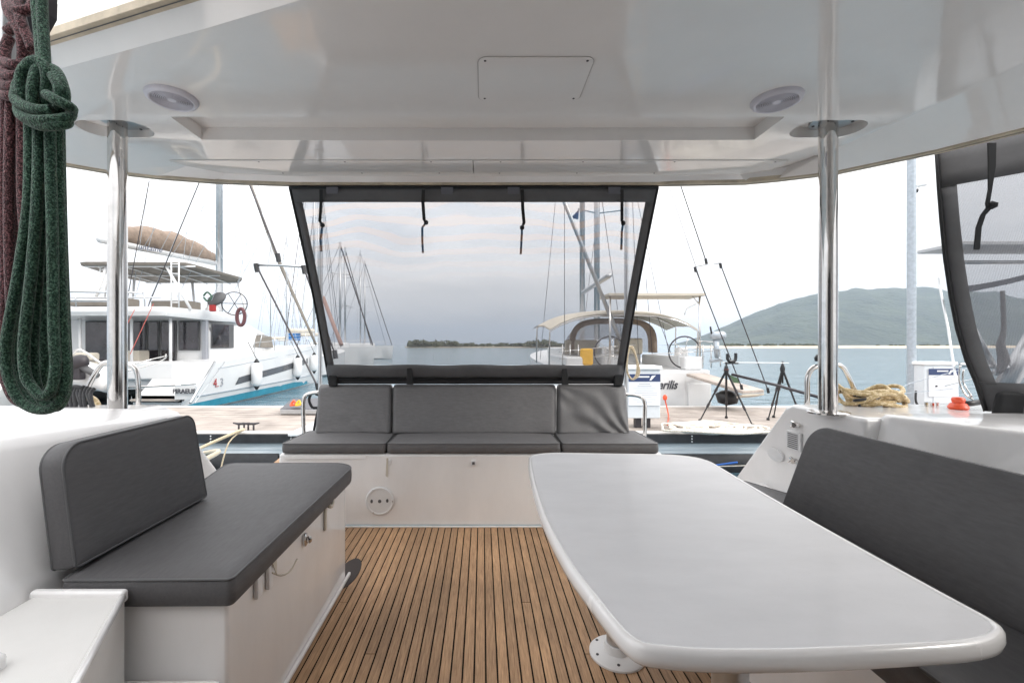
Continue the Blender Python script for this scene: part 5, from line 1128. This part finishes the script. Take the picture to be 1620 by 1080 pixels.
# ramp with sandals
rm = thing('gangway_mat', 'grey boarding ramp on the pontoon left of the aft bench', 'ramp', P(480,650,8.6))
q0 = [PZ(443,655,DOCK+.02), PZ(560,655,DOCK+.02), PZ(560,637,DOCK+.1), PZ(463,637,DOCK+.1)]
MB().prism(q0, (0,0,.10)).build('ramp', alu, rm, bevel=.01)
MB().prism([p+Vector((0,0,.102)) for p in q0], (0,0,.004)).build('tread_mat', mat('grey_mat', (.12,.12,.13), .9), rm)
for i_, (px, m_) in enumerate(((464,orange),(472,yellow))):
    c = PZ(px, 641, DOCK+.2); mb = MB(); mb.loft([[c+Vector((math.cos(a)*.05*s_, .13*math.sin(a)*s_, z)) for a in [2*math.pi*k/14 for k in range(14)]] for s_, z in ((1,0),(1.02,.03))]); mb.tube([c+Vector((-.05,.0,.02)), c+Vector((0,.03,.09)), c+Vector((.05,0,.02))], .022, 6, 4)
    tag(mb.build('sandal', m_, smooth='auto'), ['orange sandal lying on the grey boarding ramp', 'yellow sandal lying on the grey boarding ramp, right one'][i_], 'sandal')
tag(MB().box(PZ(455,690,DOCK+.01), PZ(560,668,DOCK+.01)+Vector((0,0,.05))).build('gangplank', gel_out, bevel=.01), 'white plank lying on the pontoon behind the bench rail', 'plank')
tag(MB().prism([P(420,742,4.4), P(452,716,4.9), P(520,716,4.9), P(520,742,4.4)], (0,0,-.03)).build('swim_step', teak), 'teak step of our stern seen left of the aft bench', 'step')
hs_ = P(1052,632,9.2); mb = MB(); mb.lathe([(0,0),(.04,0),(.045,.06),(.02,.1),(0,.1)], Matrix.Translation(hs_), 12); mb.tube([hs_+Vector((0,0,.0)), hs_+Vector((.03,-.1,-.3)), PZ(1056,672,DOCK+.01)], .012, 6, 3)
tag(mb.build('hose_nozzle', orange, smooth='auto'), 'small orange hose nozzle hanging beside the power pedestal', 'nozzle')

# ------------------------------------------------------------------ hanging halyard ropes, close on the left
def strand_px(mb, pts, d, r, s=6, closed=False, dj=None):
    mb.tube([P(a_[0], a_[1], (a_[2] if len(a_) > 2 else d)) for a_ in pts], r, 12, s, closed=closed)
gr = MB(); RR = .0062
D = .60
strand_px(gr, [(66,-30,.585),(67,20,.585),(70,80,.58),(71,112,.578),(64,135,.58),(68,160,.585)], D, RR)
strand_px(gr, [(55,-30,.60),(59,20,.60),(64,70,.595),(66,100,.59)], D, RR)
for k, (x0, x1, xb0, xb1, yb, dd) in enumerate(((46,92,10,103,650,.60),(54,86,14,96,640,.615),(60,80,38,88,628,.59),(66,95,52,106,646,.605),(50,74,22,72,622,.625))):
    strand_px(gr, [(x0,150,dd),(x0+1,240,dd),(x0-2,330,dd),(x0-(x0-xb0)*.5,440,dd),(xb0,540,dd),(xb0+2,590,dd),(xb0+(xb1-xb0)*.22,yb-18,dd),(xb0+(xb1-xb0)*.55,yb-2,dd),(xb0+(xb1-xb0)*.85,yb-10,dd),(xb1,yb-50,dd),(xb1-3,520,dd),(x1+3,380,dd),(x1,260,dd),(x1-2,150,dd)], dd, RR)
# knot
for pts in ([(42,175,.585),(34,150,.58),(34,118,.578),(50,98,.575),(66,100,.575),(74,120,.575),(72,150,.58),(70,170,.585)],
            [(52,165,.575),(52,140,.572),(58,112,.575),(64,108,.58)],
            [(72,108,.585),(88,112,.58),(98,132,.575),(102,155,.575),(92,172,.58),(80,180,.59)],
            [(28,140,.585),(25,158,.575),(40,168,.568),(62,174,.565),(82,174,.567)],
            [(30,168,.585),(33,182,.572),(52,190,.565),(80,190,.563),(108,186,.57),(112,178,.59),(100,180,.61),(60,170,.62)],
            [(38,186,.58),(60,198,.568),(85,199,.565),(106,195,.572),(106,186,.60)],
            [(74,150,.565),(88,158,.562),(108,168,.566),(114,174,.58),(104,182,.59)],
            [(36,120,.60),(28,135,.60),(26,150,.60)],
            [(84,120,.575),(94,140,.57),(92,160,.572)]):
    strand_px(gr, pts, .58, RR*1.02)
tag(gr.build('rope_hank', rope_g, smooth=True), 'thick green flecked rope hank with knot hanging at the upper left', 'rope')
mr_ = MB(); 
for k, (x0, x1, xb0, xb1, yb, dd) in enumerate(((6,40,6,66,640,.66),(14,34,30,58,628,.65),(22,46,26,72,636,.67),(1,28,-6,46,610,.68))):
    strand_px(mr_, [(x0+8,100,dd),(x0+3,170,dd),(x0,300,dd),(x0+2,440,dd),((x0+xb0)/2,540,dd),(xb0,590,dd),(xb0+(xb1-xb0)*.3,yb-8,dd),(xb0+(xb1-xb0)*.7,yb-8,dd),(xb1,yb-50,dd),(xb1-6,480,dd),(x1+2,330,dd),(x1,180,dd),(x1-8,100,dd)], dd, RR)
for pts in ([(10,-10,.66),(14,20,.65),(28,40,.64),(44,75,.64),(50,110,.64)],[(25,-10,.65),(32,30,.63),(40,50,.63),(52,80,.63)],[(15,60,.65),(8,80,.645),(10,110,.64),(25,130,.635),(40,120,.64)],
            [(12,50,.64),(26,42,.635),(34,60,.632),(36,90,.635),(30,120,.64)],[(0,95,.65),(20,102,.63),(40,100,.635),(50,92,.65)],[(-4,112,.65),(18,120,.628),(40,116,.635),(50,108,.65)],[(-4,130,.65),(16,137,.628),(36,132,.635),(44,124,.65)],[(-4,147,.65),(14,152,.63),(32,148,.635),(40,140,.65)],[(14,8,.64),(30,18,.63),(48,14,.635),(52,0,.64),(36,-8,.65)]):
    strand_px(mr_, pts, .64, RR*1.05)
tag(mr_.build('rope_hank', rope_m, smooth=True), 'thick dark maroon rope hank hanging left behind the green one', 'rope')
hw = thing('winch_panel', 'dark panel with aluminium frame behind the hanging ropes', 'panel', P(20,0,.8))
MB().prism([P(-60,-60,.82), P(76,-60,.82), P(74,20,.82), P(48,66,.82), P(38,62,.82), P(5,-20,.82)], (0,.02,0)).build('panel', rust, hw)
MB().prism([P(8,-30,.80), P(20,-30,.80), P(45,66,.80), P(36,60,.80)], (0,.012,0)).build('frame', alu, hw, bevel=.002)
MB().prism([P(-30,-60,.78), P(6,-60,.78), P(2,240,.78), P(2,420,.78), P(-30,420,.78)], (0,.03,0)).build('pillar', alu, hw, bevel=.004)
MB().prism([P(-30,205,.86), P(3,205,.86), P(4,405,.86), P(-30,410,.86)], (0,.03,0)).build('frame_panel', rust, hw, bevel=.004)

# ------------------------------------------------------------------ haze
hzm = bpy.data.materials.new('haze'); hzm.use_nodes = True; t = hzm.node_tree; t.nodes.clear(); o_ = N(t,'ShaderNodeOutputMaterial'); pv = N(t,'ShaderNodeVolumePrincipled')
pv.inputs['Color'].default_value = (.68,.82,1.0,1); pv.inputs['Density'].default_value = .00021; pv.inputs['Anisotropy'].default_value = .2
t.links.new(pv.outputs[0], o_.inputs['Volume'])
hb = MB().box((-6100,-900,WATER-1),(6100,7100,260)).build('haze', hzm, kind='stuff', origin=(0,0,0)); hb['label'] = 'thin pale sea haze over the bay'; hb['category'] = 'haze'

for o in list(bpy.data.objects):
    if '_o' in o: del o['_o']
